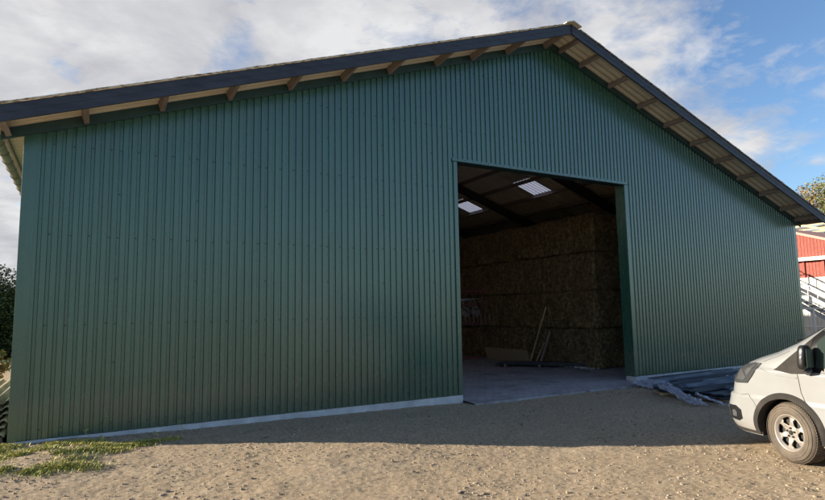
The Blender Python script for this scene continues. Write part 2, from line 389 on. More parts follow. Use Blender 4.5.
for z, full in ((.12,1),(1.02,0),(1.6,1),(2.27,0),(2.93,1),(3.6,0),(4.3,1),(5.0,0),(5.6,1),(6.3,0),(6.95,1)):
    k = 0
    while k*PITCH < W - .1:
        lap = (k % 9 == 0); use = lap or (full and k % 2 == (k//9) % 2)
        x = k*PITCH + .097 + R.uniform(-.006,.006); zz = z + R.uniform(-.012,.012); k += 1
        if not use or zz > wline(x) - .15 or x < .2 or x > W-.2: continue
        if DX0-.15 < x < DX1+.15 and zz < DZ+.15: continue
        y = front_y + .018
        sc.lathe([(0,-.007),(.007,-.007),(.007,-.002),(.010,-.002),(.010,.002)], 6, 'y', (x, y, zz))
for k in range(26):
    x = DX0 + .02 + k*.205
    sc.lathe([(0,-.012),(.009,-.012),(.009,-.002),(.014,-.002)], 6, 'y', (x, front_y-.006, DZ+.045))
tag(sc.build('fixing_screw', SCREW, barn), None, None, kind='stuff')
# flashings
def flashing(name, parts, m=GREEN):
    mb = MB()
    for p in parts: mb.box(*p)
    return bevel(mb.build(name, m, barn), .003)
flashing('corner_flashing', [(-.02,.15,front_y-.008,front_y-.001,-.01,HE+.12), (-.021,-.013,front_y-.008,.16,-.01,HE+.06)])
flashing('corner_flashing', [(W-.15,W+.02,front_y-.008,front_y-.001,-.01,HE+.12), (W+.013,W+.021,front_y-.008,.16,-.01,HE+.06)])
flashing('door_jamb', [(DX0-.09,DX0+.004,front_y-.008,front_y-.001,-.01,DZ), (DX0-.004,DX0+.004,front_y-.001,.26,-.01,DZ)])
flashing('door_jamb', [(DX1-.004,DX1+.1,front_y-.008,front_y-.001,-.01,DZ), (DX1-.006,DX1+.004,front_y-.001,.26,-.01,DZ)])
flashing('door_lintel', [(DX0-.12,DX1+.12,front_y-.012,front_y-.004,DZ+.01,DZ+.075), (DX0-.12,DX1+.12,front_y-.03,front_y-.004,DZ+.002,DZ+.012)])
mb = MB(); mb.box(DX0+.006, DX1-.008, .02, .24, DZ+.012, DZ+.03); mb.build('door_head', GREEN_D, barn)
mb = MB(); mb.box(DX0-.2, DX0-.008, .02, .22, -.12, DZ+.2); mb.box(DX1+.006, DX1+.2, .02, .22, -.12, DZ+.2); mb.box(DX0-.2, DX1+.2, .02, .22, DZ+.035, DZ+.2)
mb.build('door_post', STEEL, barn)
# plinths
def plinth(x0, x1, y0, y1):
    mb = MB(); n = max(2, int((x1-x0)/.12)); rr = random.Random(int(x0*10))
    xs = [x0+(x1-x0)*i/n for i in range(n+1)]
    for a, b in zip(xs, xs[1:]):
        o = [.004*noise.noise((q*3, 1, 2)) for q in (a, b)]
        mb.add([(a,y0+o[0],-.5),(b,y0+o[1],-.5),(b,y0+o[1],-.012+o[1]),(a,y0+o[0],-.012+o[0]),(b,y1,-.012),(a,y1,-.012)], [(0,1,2,3),(3,2,4,5)])
    mb.add([(x0,y0,-.5),(x0,y1,-.5),(x0,y1,-.012),(x0,y0,-.012),(x1,y0,-.5),(x1,y1,-.5),(x1,y1,-.012),(x1,y0,-.012)], [(0,3,2,1),(4,5,6,7)])
    return mb.build('plinth', CONC, barn)
plinth(.0, DX0+.0, -.045, .24); plinth(DX1, W, -.045, .24)
mb = MB(); mb.box(-.03,.2,.245,DEPTH,-.5,-.01); mb.box(W-.2,W+.03,.245,DEPTH,-.5,-.01); mb.box(-.03,W+.03,DEPTH+.002,DEPTH+.2,-.5,-.01)
mb.build('foundation', CONC, barn)
# side and back walls
sw = MB()
def side(x, sgn, h):
    p = profile(.02, DEPTH)
    for (a, da), (b, db) in zip(p, p[1:]):
        sw.add([(x+sgn*da,a,-.01),(x+sgn*db,b,-.01),(x+sgn*db,b,h),(x+sgn*da,a,h)], [(0,1,2,3)])
side(-.012, 1, HE+.13); side(W+.012, -1, HE+.13)
sw.build('side_wall', GREEN, barn)
bw = MB(); bw.add([(0,DEPTH,-.01),(W,DEPTH,-.01),(W,DEPTH,HE+.13),(XM,DEPTH,HA+.13),(0,DEPTH,HE+.13)], [(0,1,2,3,4)]); bw.build('back_wall', GREEN_D, barn)
# dark band under the soffit
mb = MB()
for sx in (-1, 1):
    xe = XM + sx*(XM+.30); n = 2
    a, b = (xe, XM) if sx < 0 else (XM, xe)
    za, zb_ = HA - SL*abs(a-XM), HA - SL*abs(b-XM)
    y0, y1 = -.085, -.046
    mb.hexa([(a,y0,za-.02),(b,y0,zb_-.02),(b,y1,zb_-.02),(a,y1,za-.02),(a,y0,za+.145),(b,y0,zb_+.145),(b,y1,zb_+.145),(a,y1,za+.145)])
mb.build('verge_trim', GREEN_D, barn)
# outlookers (purlin ends) under the verge
PURL = [.768,1.83,2.90,3.97,5.02,6.03,7.16,8.10,9.10,10.28,10.74,11.41,12.42,13.50,14.55,15.65,16.74,17.84,18.96,20.07,20.90,-.20]
YB = -.74
for x in PURL:
    mb = MB(); s = -1 if x < XM else 1; w = .036
    zt = HA - SL*abs(x-XM); hh = .14
    c = math.atan(SL)*(-s); ax = Vector((math.cos(c), 0, math.sin(c)*1)); 
    ax = Vector((1, 0, -SL*s)).normalized(); up = Vector((SL*s, 0, 1)).normalized()
    base = Vector((x, 0, zt + .004))
    P = []
    for y, d in ((YB+.02, .035), (-.09, 0)):
        pass
    y0, y1 = YB+.022, -.087 if True else .3
    q = [base - ax*w, base + ax*w]; tp = [q[0]+up*(hh), q[1]+up*(hh)]
    taper = up*.0
    mb.hexa([q[0]+Vector((0,y0,0))+up*.03, q[1]+Vector((0,y0,0))+up*.03, q[1]+Vector((0,y1,0)), q[0]+Vector((0,y1,0)),
             tp[0]+Vector((0,y0,0)), tp[1]+Vector((0,y0,0)), tp[1]+Vector((0,y1,0)), tp[0]+Vector((0,y1,0))])
    bevel(mb.build('outlooker', OLDWOOD, barn), .004)
# interior purlins
EDGE = [.32 + 1.07*k for k in range(-1, 10)]
for s in (-1, 1):
    for e in EDGE[1:]:
        x = XM + s*e; zt = HA - SL*e; mb = MB()
        ax = Vector((1, 0, -SL*s)).normalized()*.035; up = Vector((SL*s, 0, 1)).normalized()
        b0 = Vector((x,0,zt+.01)); q = [b0-ax, b0+ax]; t = [v+up*.13 for v in q]
        mb.hexa([q[0]+Vector((0,.02,0)), q[1]+Vector((0,.02,0)), q[1]+Vector((0,DEPTH-.05,0)), q[0]+Vector((0,DEPTH-.05,0)),
                 t[0]+Vector((0,.02,0)), t[1]+Vector((0,.02,0)), t[1]+Vector((0,DEPTH-.05,0)), t[0]+Vector((0,DEPTH-.05,0))])
        mb.build('purlin', OLDWOOD, barn)
# portal frames
for y in (.45, 4.55, 9.0, 13.5, 18.0, 22.5):
    mb = MB()
    for s in (-1, 1):
        xe = XM + s*(XM-.2)
        if not (y < 1): mb.box(xe-.09 if s < 0 else xe-.12, xe+.12 if s < 0 else xe+.09, y-.1, y+.1, -.15, HE-.15)
        else: mb.box(xe-.09 if s < 0 else xe-.12, xe+.12 if s < 0 else xe+.09, y-.1, y+.1, -.15, HE-.15)
        hgt = .3
        za, zb_ = HA - SL*(XM-.2) - .01, HA - .01
        A = [(xe,y-.08,za-hgt),(XM+s*.004,y-.08,zb_-hgt),(XM+s*.004,y+.08,zb_-hgt),(xe,y+.08,za-hgt),(xe,y-.08,za),(XM+s*.004,y-.08,zb_),(XM+s*.004,y+.08,zb_),(xe,y+.08,za)]
        mb.hexa(A)
        # haunch
        mb.add([(xe,y-.05,za-hgt-.6),(xe,y+.05,za-hgt-.6),(xe-s*1.5,y-.05,za+SL*1.5-hgt),(xe-s*1.5,y+.05,za+SL*1.5-hgt),(xe,y-.05,za-hgt),(xe,y+.05,za-hgt)], [(0,2,4),(1,5,3),(0,1,3,2)])
    mb.build('portal_frame', STEEL, barn)
# roof: rows of corrugated fibre cement sheets
WAVE = .177; YR0, YR1 = -.712, DEPTH+.35
def roof_side(s):
    mb = MB(); gl = []
    ny = int((YR1-YR0)/(WAVE/8)); ys = [YR0 + (YR1-YR0)*i/ny for i in range(ny+1)]
    es = [.0] + EDGE[1:] ; last = XM + .36
    es = [e for e in es if e < last-.3] + [last]
    for r, (e0, e1) in enumerate(zip(es, es[1:])):
        e1b = e1
        lift0, lift1 = .0, .0
        rnd = random.Random(r*7 + (3 if s > 0 else 0))
        jit = [rnd.uniform(-.003,.003) for _ in range(40)]
        def zz(e, y, l): return HA + .150 - SL*e + l + .038*abs(math.cos(math.pi*(y-YR0)/WAVE))**5
        pieces = []
        for i in range(ny):
            y = (ys[i]+ys[i+1])/2
            isg = s > 0 and r == 5 and any(a < y < a+.97 for a in (1.5, 6.05, 10.42, 14.9, 19.3, 23.7)) or (s < 0 and r in (3, 6) and any(a < y < a+.97 for a in (1.7, 6.05, 10.42, 14.9)))
            row = (gl if isg else pieces)
            sh = 0
            row.append([(XM+s*e0, ys[i], zz(e0, ys[i], lift0)), (XM+s*(e1b+sh), ys[i], zz(e1b, ys[i], lift1)),
                        (XM+s*(e1b+sh), ys[i+1], zz(e1b, ys[i+1], lift1)), (XM+s*e0, ys[i+1], zz(e0, ys[i+1], lift0))])
        for q in pieces: mb.add(q, [(0,1,2,3)])
    o = mb.build('roof_slope', ROOF, barn)
    # weld along the wave for smoothness
    bm = bmesh.new(); bm.from_mesh(o.data); bmesh.ops.remove_doubles(bm, verts=bm.verts[:], dist=.0005); bm.to_mesh(o.data); bm.free()
    o.data.polygons.foreach_set('use_smooth', [True]*len(o.data.polygons))
    so = o.modifiers.new('thick', 'SOLIDIFY'); so.thickness = .007; so.offset = 1 if s < 0 else 1
    # rooflights, one per group; left slope ones added unseen to brighten the bales
    groups = {}
    for q in gl: groups.setdefault((round(abs(q[0][0]-XM)), int((q[0][1]+.6)/(4.45 if s > 0 else 2.15))), []).append(q)
    for k, qs in groups.items():
        m2 = MB()
        for q in qs: m2.add(q, [(0,1,2,3)])
        m2.build('rooflight', GLAZE if s > 0 else GLAZE_FILL, o, smooth=True)
roof_side(-1); roof_side(1)
# moss and debris clinging to the sheet edges
# ridge cap
mb = MB()
for s in (-1, 1):
    for k in range(26):
        y0 = -.86 + k*1.08; y1 = y0 + 1.14; l = .012*(k % 2)
        p = lambda e, y, up=0: (XM+s*e, y, HA+.315-SL*e+up+l)
        mb.hexa([p(0,y0),p(.24,y0),p(.24,y1),p(0,y1),p(0,y0,.025),p(.24,y0,.02),p(.24,y1,.02),p(0,y1,.025)])
mb.build('ridge_cap', ROOF, barn)
# barge boards
for s in (-1, 1):
    mb = MB(); y0, y1 = YB-.022, YB+.018; e1 = XM + .40
    zb0, zt0 = HA+.05, HA+.285
    f = lambda e, z: z - (SL + (.002 if s < 0 else 0))*e
    a = (XM+s*.002, 0); 
    mb.hexa([(XM+s*.003,y0,f(0,zb0)),(XM+s*e1,y0,f(e1,zb0)),(XM+s*e1,y1,f(e1,zb0)),(XM+s*.003,y1,f(0,zb0)),
             (XM+s*.003,y0,f(0,zt0)),(XM+s*e1,y0,f(e1,zt0)),(XM+s*e1,y1,f(e1,zt0)),(XM+s*.003,y1,f(0,zt0))])
    # upper cover board, slightly proud
    mb.hexa([(XM+s*.003,y0-.005,f(0,zb0+.12)),(XM+s*e1,y0-.005,f(e1,zb0+.12)),(XM+s*e1,y0-.001,f(e1,zb0+.12)),(XM+s*.003,y0-.001,f(0,zb0+.12)),
             (XM+s*.003,y0-.005,f(0,zt0+.002)),(XM+s*e1,y0-.005,f(e1,zt0+.002)),(XM+s*e1,y0-.001,f(e1,zt0+.004)),(XM+s*.003,y0-.001,f(0,zt0+.004))])
    bevel(mb.build('barge_board', NAVY, barn), .003)
    cp = MB(); n = 260; vs = []
    for i in range(n+1):
        e = .26 + (e1+.02-.26)*i/n; z = f(e, zt0+.008); q = noise.noise((e*2.1, s, 3)); l = .012*abs(noise.noise((e*14, s, 0))) + .03*max(0, noise.noise((e*5, s*2, 8))-.25)
        step = .010*((e*.93) % 1.0)
        vs += [(XM+s*e, YB-.05-.006*noise.noise((e*9,1,1)), z), (XM+s*e, YB-.052, z+.016+step+l), (XM+s*e, YB-.0, z+.02+step+l), (XM+s*e, YB+.1, z+.016+step), (XM+s*e, YB+.1, z-.06)]
    cp.add(vs, [(i*5+k, i*5+k+1, (i+1)*5+k+1, (i+1)*5+k) for i in range(n) for k in range(4)]); cp.add(vs[:5], [(0,1,2,3,4)]); cp.add(vs[-5:], [(0,1,2,3,4)])
    cp.build('verge_cap', MOSSY, barn, angle=30)
mb = MB(); mb.box(XM-.012, XM+.012, YB-.05, YB-.036, HA+.04, HA+.272); mb.build('barge_cover', NAVY, barn)
# gutters
for s in (-1, 1):
    gx_, gz = XM + s*(XM+.40), HE - .03
    mb = MB(); n = 8; L = [-.72, DEPTH+.3]
    vs = []
    for y in L:
        for r in (.07, .062):
            for k in range(n+1):
                t = math.pi + math.pi*k/n; vs.append((gx_ + r*math.cos(t), y, gz + .05 + r*math.sin(t)))
    m_ = n+1; fs = []
    for k in range(n):
        fs += [(k, k+1, 2*m_+k+1, 2*m_+k), (m_+k, 3*m_+k, 3*m_+k+1, m_+k+1), (k, m_+k, m_+k+1, k+1)]
    fs += [(0, 2*m_, 3*m_, m_), (n, m_+n, 3*m_+n, 2*m_+n)]
    mb.add(vs, fs); gut = mb.build('gutter', GUTTER, barn, angle=40)
    for k in range(18 if s < 0 else 0):
        y = -.6 + k*.6; br = MB()
        pts = [(gx_ + .075*math.cos(math.pi + math.pi*i/8), y, gz+.05+.075*math.sin(math.pi+math.pi*i/8)) for i in range(9)]
        br.tube(pts, .009, 6)
        br.build('gutter_bracket', GUTTER, gut)
# eave fascia
for s in (-1, 1):
    mb = MB(); x = XM + s*(XM+.26); mb.box(min(x, x+s*.03), max(x, x+s*.03), -.7, DEPTH+.1, HE+.0, HE+.14)
    mb.build('eave_board', OLDWOOD, barn)
# floor (structure)
fl = MB(); n = 28
xs = [DX0+.002 + (DX1-DX0-.004)*i/n for i in range(n+1)]
for a, b in zip(xs, xs[1:]):
    ya, yb = -.44+.03*noise.noise((a*2,0,0)), -.44+.03*noise.noise((b*2,0,0))
    fl.add([(a,ya,-.135),(b,yb,-.135),(b,.25,-.11),(a,.25,-.11)], [(0,1,2,3)])
    fl.add([(a,ya,-.3),(b,yb,-.3),(b,yb,-.135),(a,ya,-.135)], [(0,1,2,3)])
fl.add([(.05,.252,-.11),(W-.05,.252,-.11),(W-.05,DEPTH-.02,-.11),(.05,DEPTH-.02,-.11)], [(0,1,2,3)])
tag(fl.build('floor', PAVER), None, None, kind='structure')

# ---------------------------------------------------------------- straw bales
def bale_mesh(seed):
    L, D, H = 2.40, 1.2, 1.2; nl, nd, nh = 44, 20, 20; mb = MB(); sd = seed*13.7
    idx = {}
    def vert(i, j, k):
        key = (i, j, k)
        if key in idx: return idx[key]
        x = D*(i/nd-.5); y = L*(j/nl-.5); z = H*k/nh
        q = [x/(D/2), y/(L/2), z/(H/2)-1]
        # round the edges
        def rnd(a, b, c, A, B, C, r=.055):
            p = Vector((a, b, c)); cc = Vector((max(-A+r, min(A-r, a)), max(-B+r, min(B-r, b)), max(-C+r, min(C-r, c))))
            d = p-cc; return cc + (d.normalized()*r if d.length > 1e-6 and (abs(d.x)>1e-6)+(abs(d.y)>1e-6)+(abs(d.z)>1e-6) > 1 else d)
        p = rnd(x, y, z-H/2, D/2, L/2, H/2)
        n_ = Vector((round(q[0]*.5001), round(q[1]*.5001), round(q[2]*.5001)))
        nn = p.normalized() if n_.length == 0 else Vector((q[0]**9, q[1]**9, q[2]**9)).normalized()
        d = .035*noise.noise((p.x*1.5+sd, p.y*2, p.z*2)) + .03*noise.noise((p.x*2, p.y*7+sd, p.z*1.6)) + .02*noise.noise((p.x*9, p.y*11, p.z*9+sd))
        tw = min(abs(p.x+off) for off in (-.4,-.13,.13,.4)); 
        d += .03*noise.noise((p.x*.9, p.y*1.1+sd*2, p.z*.9))
        p = p + nn*(d - .012)
        mb.v.append((p.x, p.y, p.z+H/2)); idx[key] = len(mb.v)-1; return idx[key]
    F = mb.f
    for j in range(nl):
        for k in range(nh):
            F.append((vert(0,j,k),vert(0,j,k+1),vert(0,j+1,k+1),vert(0,j+1,k))); F.append((vert(nd,j,k),vert(nd,j+1,k),vert(nd,j+1,k+1),vert(nd,j,k+1)))
        for i in range(nd):
            F.append((vert(i,j,0),vert(i,j+1,0),vert(i+1,j+1,0),vert(i+1,j,0))); F.append((vert(i,j,nh),vert(i+1,j,nh),vert(i+1,j+1,nh),vert(i,j+1,nh)))
    for i in range(nd):
        for k in range(nh):
            F.append((vert(i,0,k),vert(i+1,0,k),vert(i+1,0,k+1),vert(i,0,k+1))); F.append((vert(i,nl,k),vert(i,nl,k+1),vert(i+1,nl,k+1),vert(i+1,nl,k)))
    # loose straws sticking out
    rr = random.Random(seed)
    mb.m = [0]*len(mb.f)
    for _ in range(2600):
        f = rr.choice(mb.f[:nl*nh*2]) if rr.random() < .7 else rr.choice(mb.f)
        if len(f) < 4: continue
        c = sum((Vector(mb.v[q]) for q in f), Vector())/4; out = (c-Vector((0,0,H/2))); out = Vector((out.x/D, out.y/L*.6, out.z/H)).normalized()
        d = (out*.5 + Vector((rr.uniform(-1,1), rr.uniform(-1,1), rr.uniform(-1,.6)))).normalized()*rr.uniform(.05,.15)
        s = d.orthogonal().normalized()*.005
        mb.add([c-s, c+s, c+d+s*.5, c+d-s*.5], [(0,1,2,3)])
    me_o = mb.build('straw_bale', [STRAW, TWINE]); me_o.data.polygons.foreach_set('use_smooth', [True]*len(me_o.data.polygons))
    return me_o
protos = [bale_mesh(i) for i in range(3)]; used = [False]*3
ordn = ['first', 'second', 'third', 'fourth', 'fifth', 'sixth']
layn = ['floor', 'second', 'third', 'top']
R = random.Random(21); bi = 0
for lay in range(4):
    for row in range(6):
        for dep in range(4 if row == 0 else 1):
            k = (bi*5+lay) % 3; bi += 1
            if not used[k]: o = protos[k]; used[k] = True
            else: o = protos[k].copy(); COL.objects.link(o)
            off = (.0, .25, -.05, .12)[lay] if row else 0
            o.location = (14.34+.6+dep*1.22 + R.uniform(-.07,.05), 2.42+1.2+row*2.41 + R.uniform(-.015,.015), -.105 + lay*1.19)
            o.rotation_euler = (0, 0, R.uniform(-.02,.02) + (math.pi if R.random() < .5 else 0))
            o['category'] = 'straw bale'; o['group'] = 'big square straw bales stacked inside the barn'
            ln = 'on the '+layn[lay]+' layer' if lay else 'on the floor'
            if dep == 0: o['label'] = f'straw bale {ln} of the long stack face, {ordn[row]} from the doorway end'
            else: o['label'] = f'straw bale {ln} of the stack end, {ordn[dep]} behind the front corner'
ls = MB(); R = random.Random(8)
for _ in range(1800):
    x = 14.35 - abs(R.gauss(0,.25)); y = R.uniform(2.2, 14); 
    if R.random() < .2: x = R.uniform(10.5,14.3); y = R.uniform(1,8)
    a = R.random()*6.28; l = R.uniform(.02,.07); dx, dy = math.cos(a)*l, math.sin(a)*l
    z = -.108 + R.random()*.01
    ls.add([(x,y,z),(x-dy*.05,y+dx*.05,z),(x+dx-dy*.05,y+dy+dx*.05,z+.004),(x+dx,y+dy,z+.004)], [(0,1,2,3)])
tag(ls.build('loose_straw', STRAW), 'loose straw littering the barn floor below the bale stack', 'straw', kind='stuff')

# ---------------------------------------------------------------- things inside the doorway
mb = MB(); mb.bar((13.93,7.5,.13),(13.93,5.15,.11), .02, .47, up=(-.25,0,1))
rebase(bevel(mb.build('plywood_board', PLY), .002), (13.93,6.3,-.105)); o = bpy.data.objects['plywood_board']; o.location.z = -.11
tag(o, 'low pale plywood board standing on edge against the straw bales', 'board')
def plank(a, b, w, h, m, name, lab, cat, grp=None):
    mb = MB(); mb.bar(a, b, w, h, up=(1,0,.1)); o = bevel(mb.build(name, m), .002); rebase(o, a); tag(o, lab, cat, grp); return o
plank((13.9,5.08,-.1),(14.22,4.52,1.78), .05,.03, PALEWOOD, 'batten', 'long pale batten leaning against the straw bales, tallest of the three', 'batten', 'battens leaning on the bales')
plank((13.95,4.62,-.1),(14.24,4.40,.96), .1,.03, OLDWOOD, 'batten', 'brown batten leaning on the bales just right of the long pale one', 'batten', 'battens leaning on the bales')
plank((13.95,4.86,-.1),(14.22,4.66,.62), .06,.025, PLY, 'batten', 'shortest batten leaning on the bales between the two longer ones', 'batten', 'battens leaning on the bales')
sh = thing('sheet_stack', 'low dark stack of flat sheets on bearers lying before the straw bales', 'stack', (13.6,4.2,-.11))
dirv = Vector((.62,-.78,0)); nrm = Vector((.78,.62,0))
for i in range(5):
    mb = MB(); c = Vector((0,0,.075+.016*i)); o1 = nrm*R.uniform(-.03,.03)
    mb.bar(c - dirv*(1.45-.05*i)+o1, c + dirv*(1.3+.06*i)+o1, .55, .014); mb.build('sheet', STEEL if i % 2 else SHEETM, sh)
for t in (-1,0,1):
    mb = MB(); mb.bar(dirv*t*1.1 - nrm*.3 + Vector((0,0,.036)), dirv*t*1.1 + nrm*.3 + Vector((0,0,.036)), .07, .07); mb.build('bearer', OLDWOOD, sh)
rb = MB(); rr = random.Random(4)
for _ in range(60):
    p = Vector((14.1+rr.gauss(0,.16), 3.1+rr.gauss(0,.3), -.085)); r = rr.uniform(.012,.05)
    rb.add([p + Vector((q.x*1.4, q.y, q.z*.6))*r*rr.uniform(.7,1.2) for q in IV], IF)
tag(rb.build('rubble', CONC), 'small heap of pale rubble at the foot of the bales', 'rubble', kind='stuff')
# folded farm implement
im = thing('farm_implement', 'dark folded farm cultivator with red frame tubes parked beside the straw bales', 'farm machine', (13.45,7.75,-.11))
def T(pts, r, name, m, par=im, n=8): mb = MB(); mb.tube(pts, r, n); return mb.build(name, m, par, smooth=True)
fr = MB()
for z in (1.32, 2.05, 2.55): fr.bar((-.75,0,z),(.7,0,z), .08,.08)
for x in (-.72,-.1,.3,.66): fr.bar((x,0,1.3),(x,0,2.58), .07,.07)
fr.bar((-.7,.5,1.35),(.7,.5,1.35),.08,.08)
for x in (-.5,.5): fr.bar((x,0,1.35),(x,.5,1.35),.06,.06)
for x in (-.5,.45): fr.bar((x,.25,0.0),(x,.25,1.35),.1,.1)
fr.bar((-.62,.25,.05),(.6,.25,.05),.3,.08)
bevel(fr.build('frame', IMPL, im), .005)
for k in range(8):
    x = -.65 + k*.18
    T([(x,-.02,1.34),(x,-.2,1.28),(x+.02,-.32,1.42),(x+.02,-.24,1.6),(x+.02,-.3,1.72)], .016, 'tine', RUST)
for k in range(5):
    x = -.6 + k*.27
    T([(x,-.04,2.1),(x+.03,-.3,2.2),(x+.03,-.36,2.02),(x+.05,-.28,1.84)], .014, 'tine', RUST)
cy = MB(); cy.tube([(-.6,-.12,2.2),(-.1,-.14,2.24)], .05, 12); cy.tube([(-.1,-.14,2.24),(.25,-.15,2.27)], .022, 8); cy.build('hydraulic_cylinder', IMPLG, im, smooth=True)
T([(-.6,-.1,2.25),(-.4,-.3,2.6),(-.1,-.3,2.62),(.1,-.12,2.3),(.3,-.2,1.9),(.6,-.12,1.5)], .014, 'hose', BLACK)
T([(-.55,-.1,2.0),(-.3,-.25,1.75),(0,-.2,1.65),(.25,-.15,1.5)], .014, 'hose', BLACK)
T([(-.2,-.1,1.95),(.2,-.22,1.85),(.55,-.1,2.3)], .014, 'hose', BLACK)
for x in (-.35, .1):
    mb = MB(); mb.lathe([(0,-.03),(.19,-.02),(.2,0),(.19,.02),(0,.03)], 20, 'y', (x,-.15,1.78)); mb.build('disc_blade', RUST, im)
# ---------------------------------------------------------------- pile of wrapped sheets outside
def sheet_pack(name, lab, x0, x1, y0, y1, zb, n, skew=0, bearers=(), seed=1):
    p = thing(name, lab, 'sheet stack', (x0, (y0+y1)/2, -.2), 0); r = random.Random(seed)
    for i in range(n):
        mb = MB(); z = zb + .2 + i*.028; yc = (y0+y1)/2; dx0 = r.uniform(-.06,.1); dy = r.uniform(-.03,.03)
        ny = 26; L = x1-x0+dx0
        a = [(dx0, (y0-yc)+dy + (y1-y0)*j/ny, z + (.012 if j % 4 in (1,2) else 0)) for j in range(ny+1)]
        b = [(L, q[1]+skew, q[2]+.005) for q in a]
        vs = a + b; fs = [(j, ny+1+j, ny+2+j, j+1) for j in range(ny)]; mb.add(vs, fs)
        o = mb.build('metal_sheet', SHEETM, p); so = o.modifiers.new('t','SOLIDIFY'); so.thickness = .008
    for k, bx in enumerate(bearers):
        mb = MB(); yc = (y0+y1)/2; t = skew*(bx)/(x1-x0)
        mb.box(bx, bx+.09, y0-yc-.1+t, y1-yc+.08+t, .015, zb+.185); bevel(mb.build('wood_bearer', PALEWOOD if k % 2 else PLY, p), .004)
    return p
packA = sheet_pack('sheet_pack', 'dark metal sheets stacked low along the plinth right of the doorway', 12.45, 18.6, -1.25, -.42, -.14, 4, -.0, (.15, 1.6, 3.2, 4.8), 1)
packB = sheet_pack('sheet_pack', 'front stack of dark metal sheets lying on wooden bearers beside the van nose', 11.75, 17.5, -3.0, -1.45, -.12, 4, .0, (.1, 1.4, 2.9, 4.4), 2)
for pk, (xa, xb_, ya_, yb2_, zt_, nst) in ((packA, (.1, 5.5, -.35, .35, .175, 7)), (packB, (-.1, 5.0, -.7, .7, .205, 9))):
    rs = random.Random(nst)
    for i in range(nst):
        x0_ = rs.uniform(xa-.15, xa+1.6); L_ = rs.uniform(2.2, 3.6); y_ = ya_ + (yb2_-ya_)*(i+.5)/nst; dy_ = rs.uniform(-.12,.12)
        mb = MB(); mb.bar((x0_, y_, zt_+.012*(i % 2)), (x0_+L_, y_+dy_, zt_+.012*(i % 2)+.004), rs.uniform(.05,.13), .012)
        mb.bar((x0_, y_+.03, zt_+.03+.012*(i % 2)), (x0_+L_, y_+.03+dy_, zt_+.034+.012*(i % 2)), .012, .04)
        mb.build('metal_strip', GALVB if rs.random() < .5 else SHEETM, pk)
for i_, (xx, yy, ll) in enumerate(((-.25,-1.5,.9),(.25,-1.75,1.3),(-.1,.55,.5))):
    mb = MB(); mb.bar((xx,yy,.05),(xx+ll,yy-.12,.07), .1,.05); bevel(mb.build('wood_offcut', PALEWOOD, packB), .004)
def film(name, lab, P, seed, nu=34, nv=22, amp=.05):
    # P: four corner points (a,b,c,d), bilinear sheet with crumples
    a, b, c, d = [Vector(p) for p in P]; mb = MB()
    for j in range(nv+1):
        for i in range(nu+1):
            u, v = i/nu, j/nv; p = a*(1-u)*(1-v) + b*u*(1-v) + c*u*v + d*(1-u)*v
            nn = noise.noise((u*5+seed, v*4, 1)); n2 = noise.noise((u*13, v*11+seed, 4)); n3 = noise.noise((u*3, v*17, seed))
            p = p + Vector((amp*.8*n2, amp*n3, amp*(abs(nn)*1.6 + abs(n2)*.9)))
            e = min(u, v, 1-u, 1-v)
            if e < .02: p += Vector((noise.noise((u*23, v*23, seed))*.07, noise.noise((v*29, u*19, seed))*.07, 0))
            p.z = max(p.z, ground_z(p.x, p.y)+.012); mb.v.append(tuple(p))
    mb.f = [(j*(nu+1)+i, j*(nu+1)+i+1, (j+1)*(nu+1)+i+1, (j+1)*(nu+1)+i) for j in range(nv) for i in range(nu)]; mb.m = [0]*len(mb.f)
    o = mb.build(name, FILM, smooth=False); base = (P[0][0], P[0][1], -.19); rebase(o, base)
    tag(o, lab, 'plastic film', 'torn plastic wrapping on the sheet stacks'); return o
film('plastic_wrap', 'crumpled bluish plastic wrap spilling off the corner of the front sheet stack', [(11.75,-1.38,.0),(12.0,-1.62,.02),(11.1,-3.05,-.17),(10.95,-2.85,-.17)], 2.1, 60, 14, amp=.075)
film('plastic_wrap', 'small crumpled plastic wrap by the plinth at the end of the rear sheet stack', [(12.3,-.35,-.12),(12.6,-.35,.0),(12.55,-1.2,-.02),(12.15,-1.0,-.17)], 5.3, 24, 16, .05)
film('plastic_wrap', 'long torn plastic strip lying between the two sheet stacks', [(12.4,-1.52,-.02),(15.2,-1.4,.0),(15.2,-1.32,.0),(12.3,-1.34,-.03)], 8.8, 60, 4, .03)
film('plastic_wrap', 'ragged plastic shred under the front sheet stack near the van', [(11.2,-3.3,-.12),(11.6,-2.5,-.05),(11.75,-2.4,-.1),(11.35,-3.5,-.18)], 12.4, 20, 10, .05)

# ---------------------------------------------------------------- leaning sheets at the left
lsn = thing('corrugated_sheets', 'cream corrugated sheets lying in a low pile along the left side of the barn', 'sheets', (-.6,.2,-.06))
for i in range(6):
    mb = MB(); n = 90; y0, y1 = -.1+.17*i, 5.2-.1*i; x0, x1 = -.95+.03*(i % 3), .53-.02*(i % 2); zt = .12 + i*.075
    vs = [(x0+(x1-x0)*k/n, y, zt + .022*max(-1,min(1,1.8*math.cos((x0+(x1-x0)*k/n)*2*math.pi/.16)))) for y in (y0, y1) for k in range(n+1)]
    mb.add(vs, [(k, k+1, n+2+k, n+1+k) for k in range(n)])
    o = mb.build('sheet', CREAM, lsn, smooth=True); so = o.modifiers.new('t','SOLIDIFY'); so.thickness = .008
for y in (.02, 2.6, 4.9):
    mb = MB(); mb.box(-.9,.5,y,y+.1,.0,.09); mb.build('bearer', OLDWOOD, lsn)
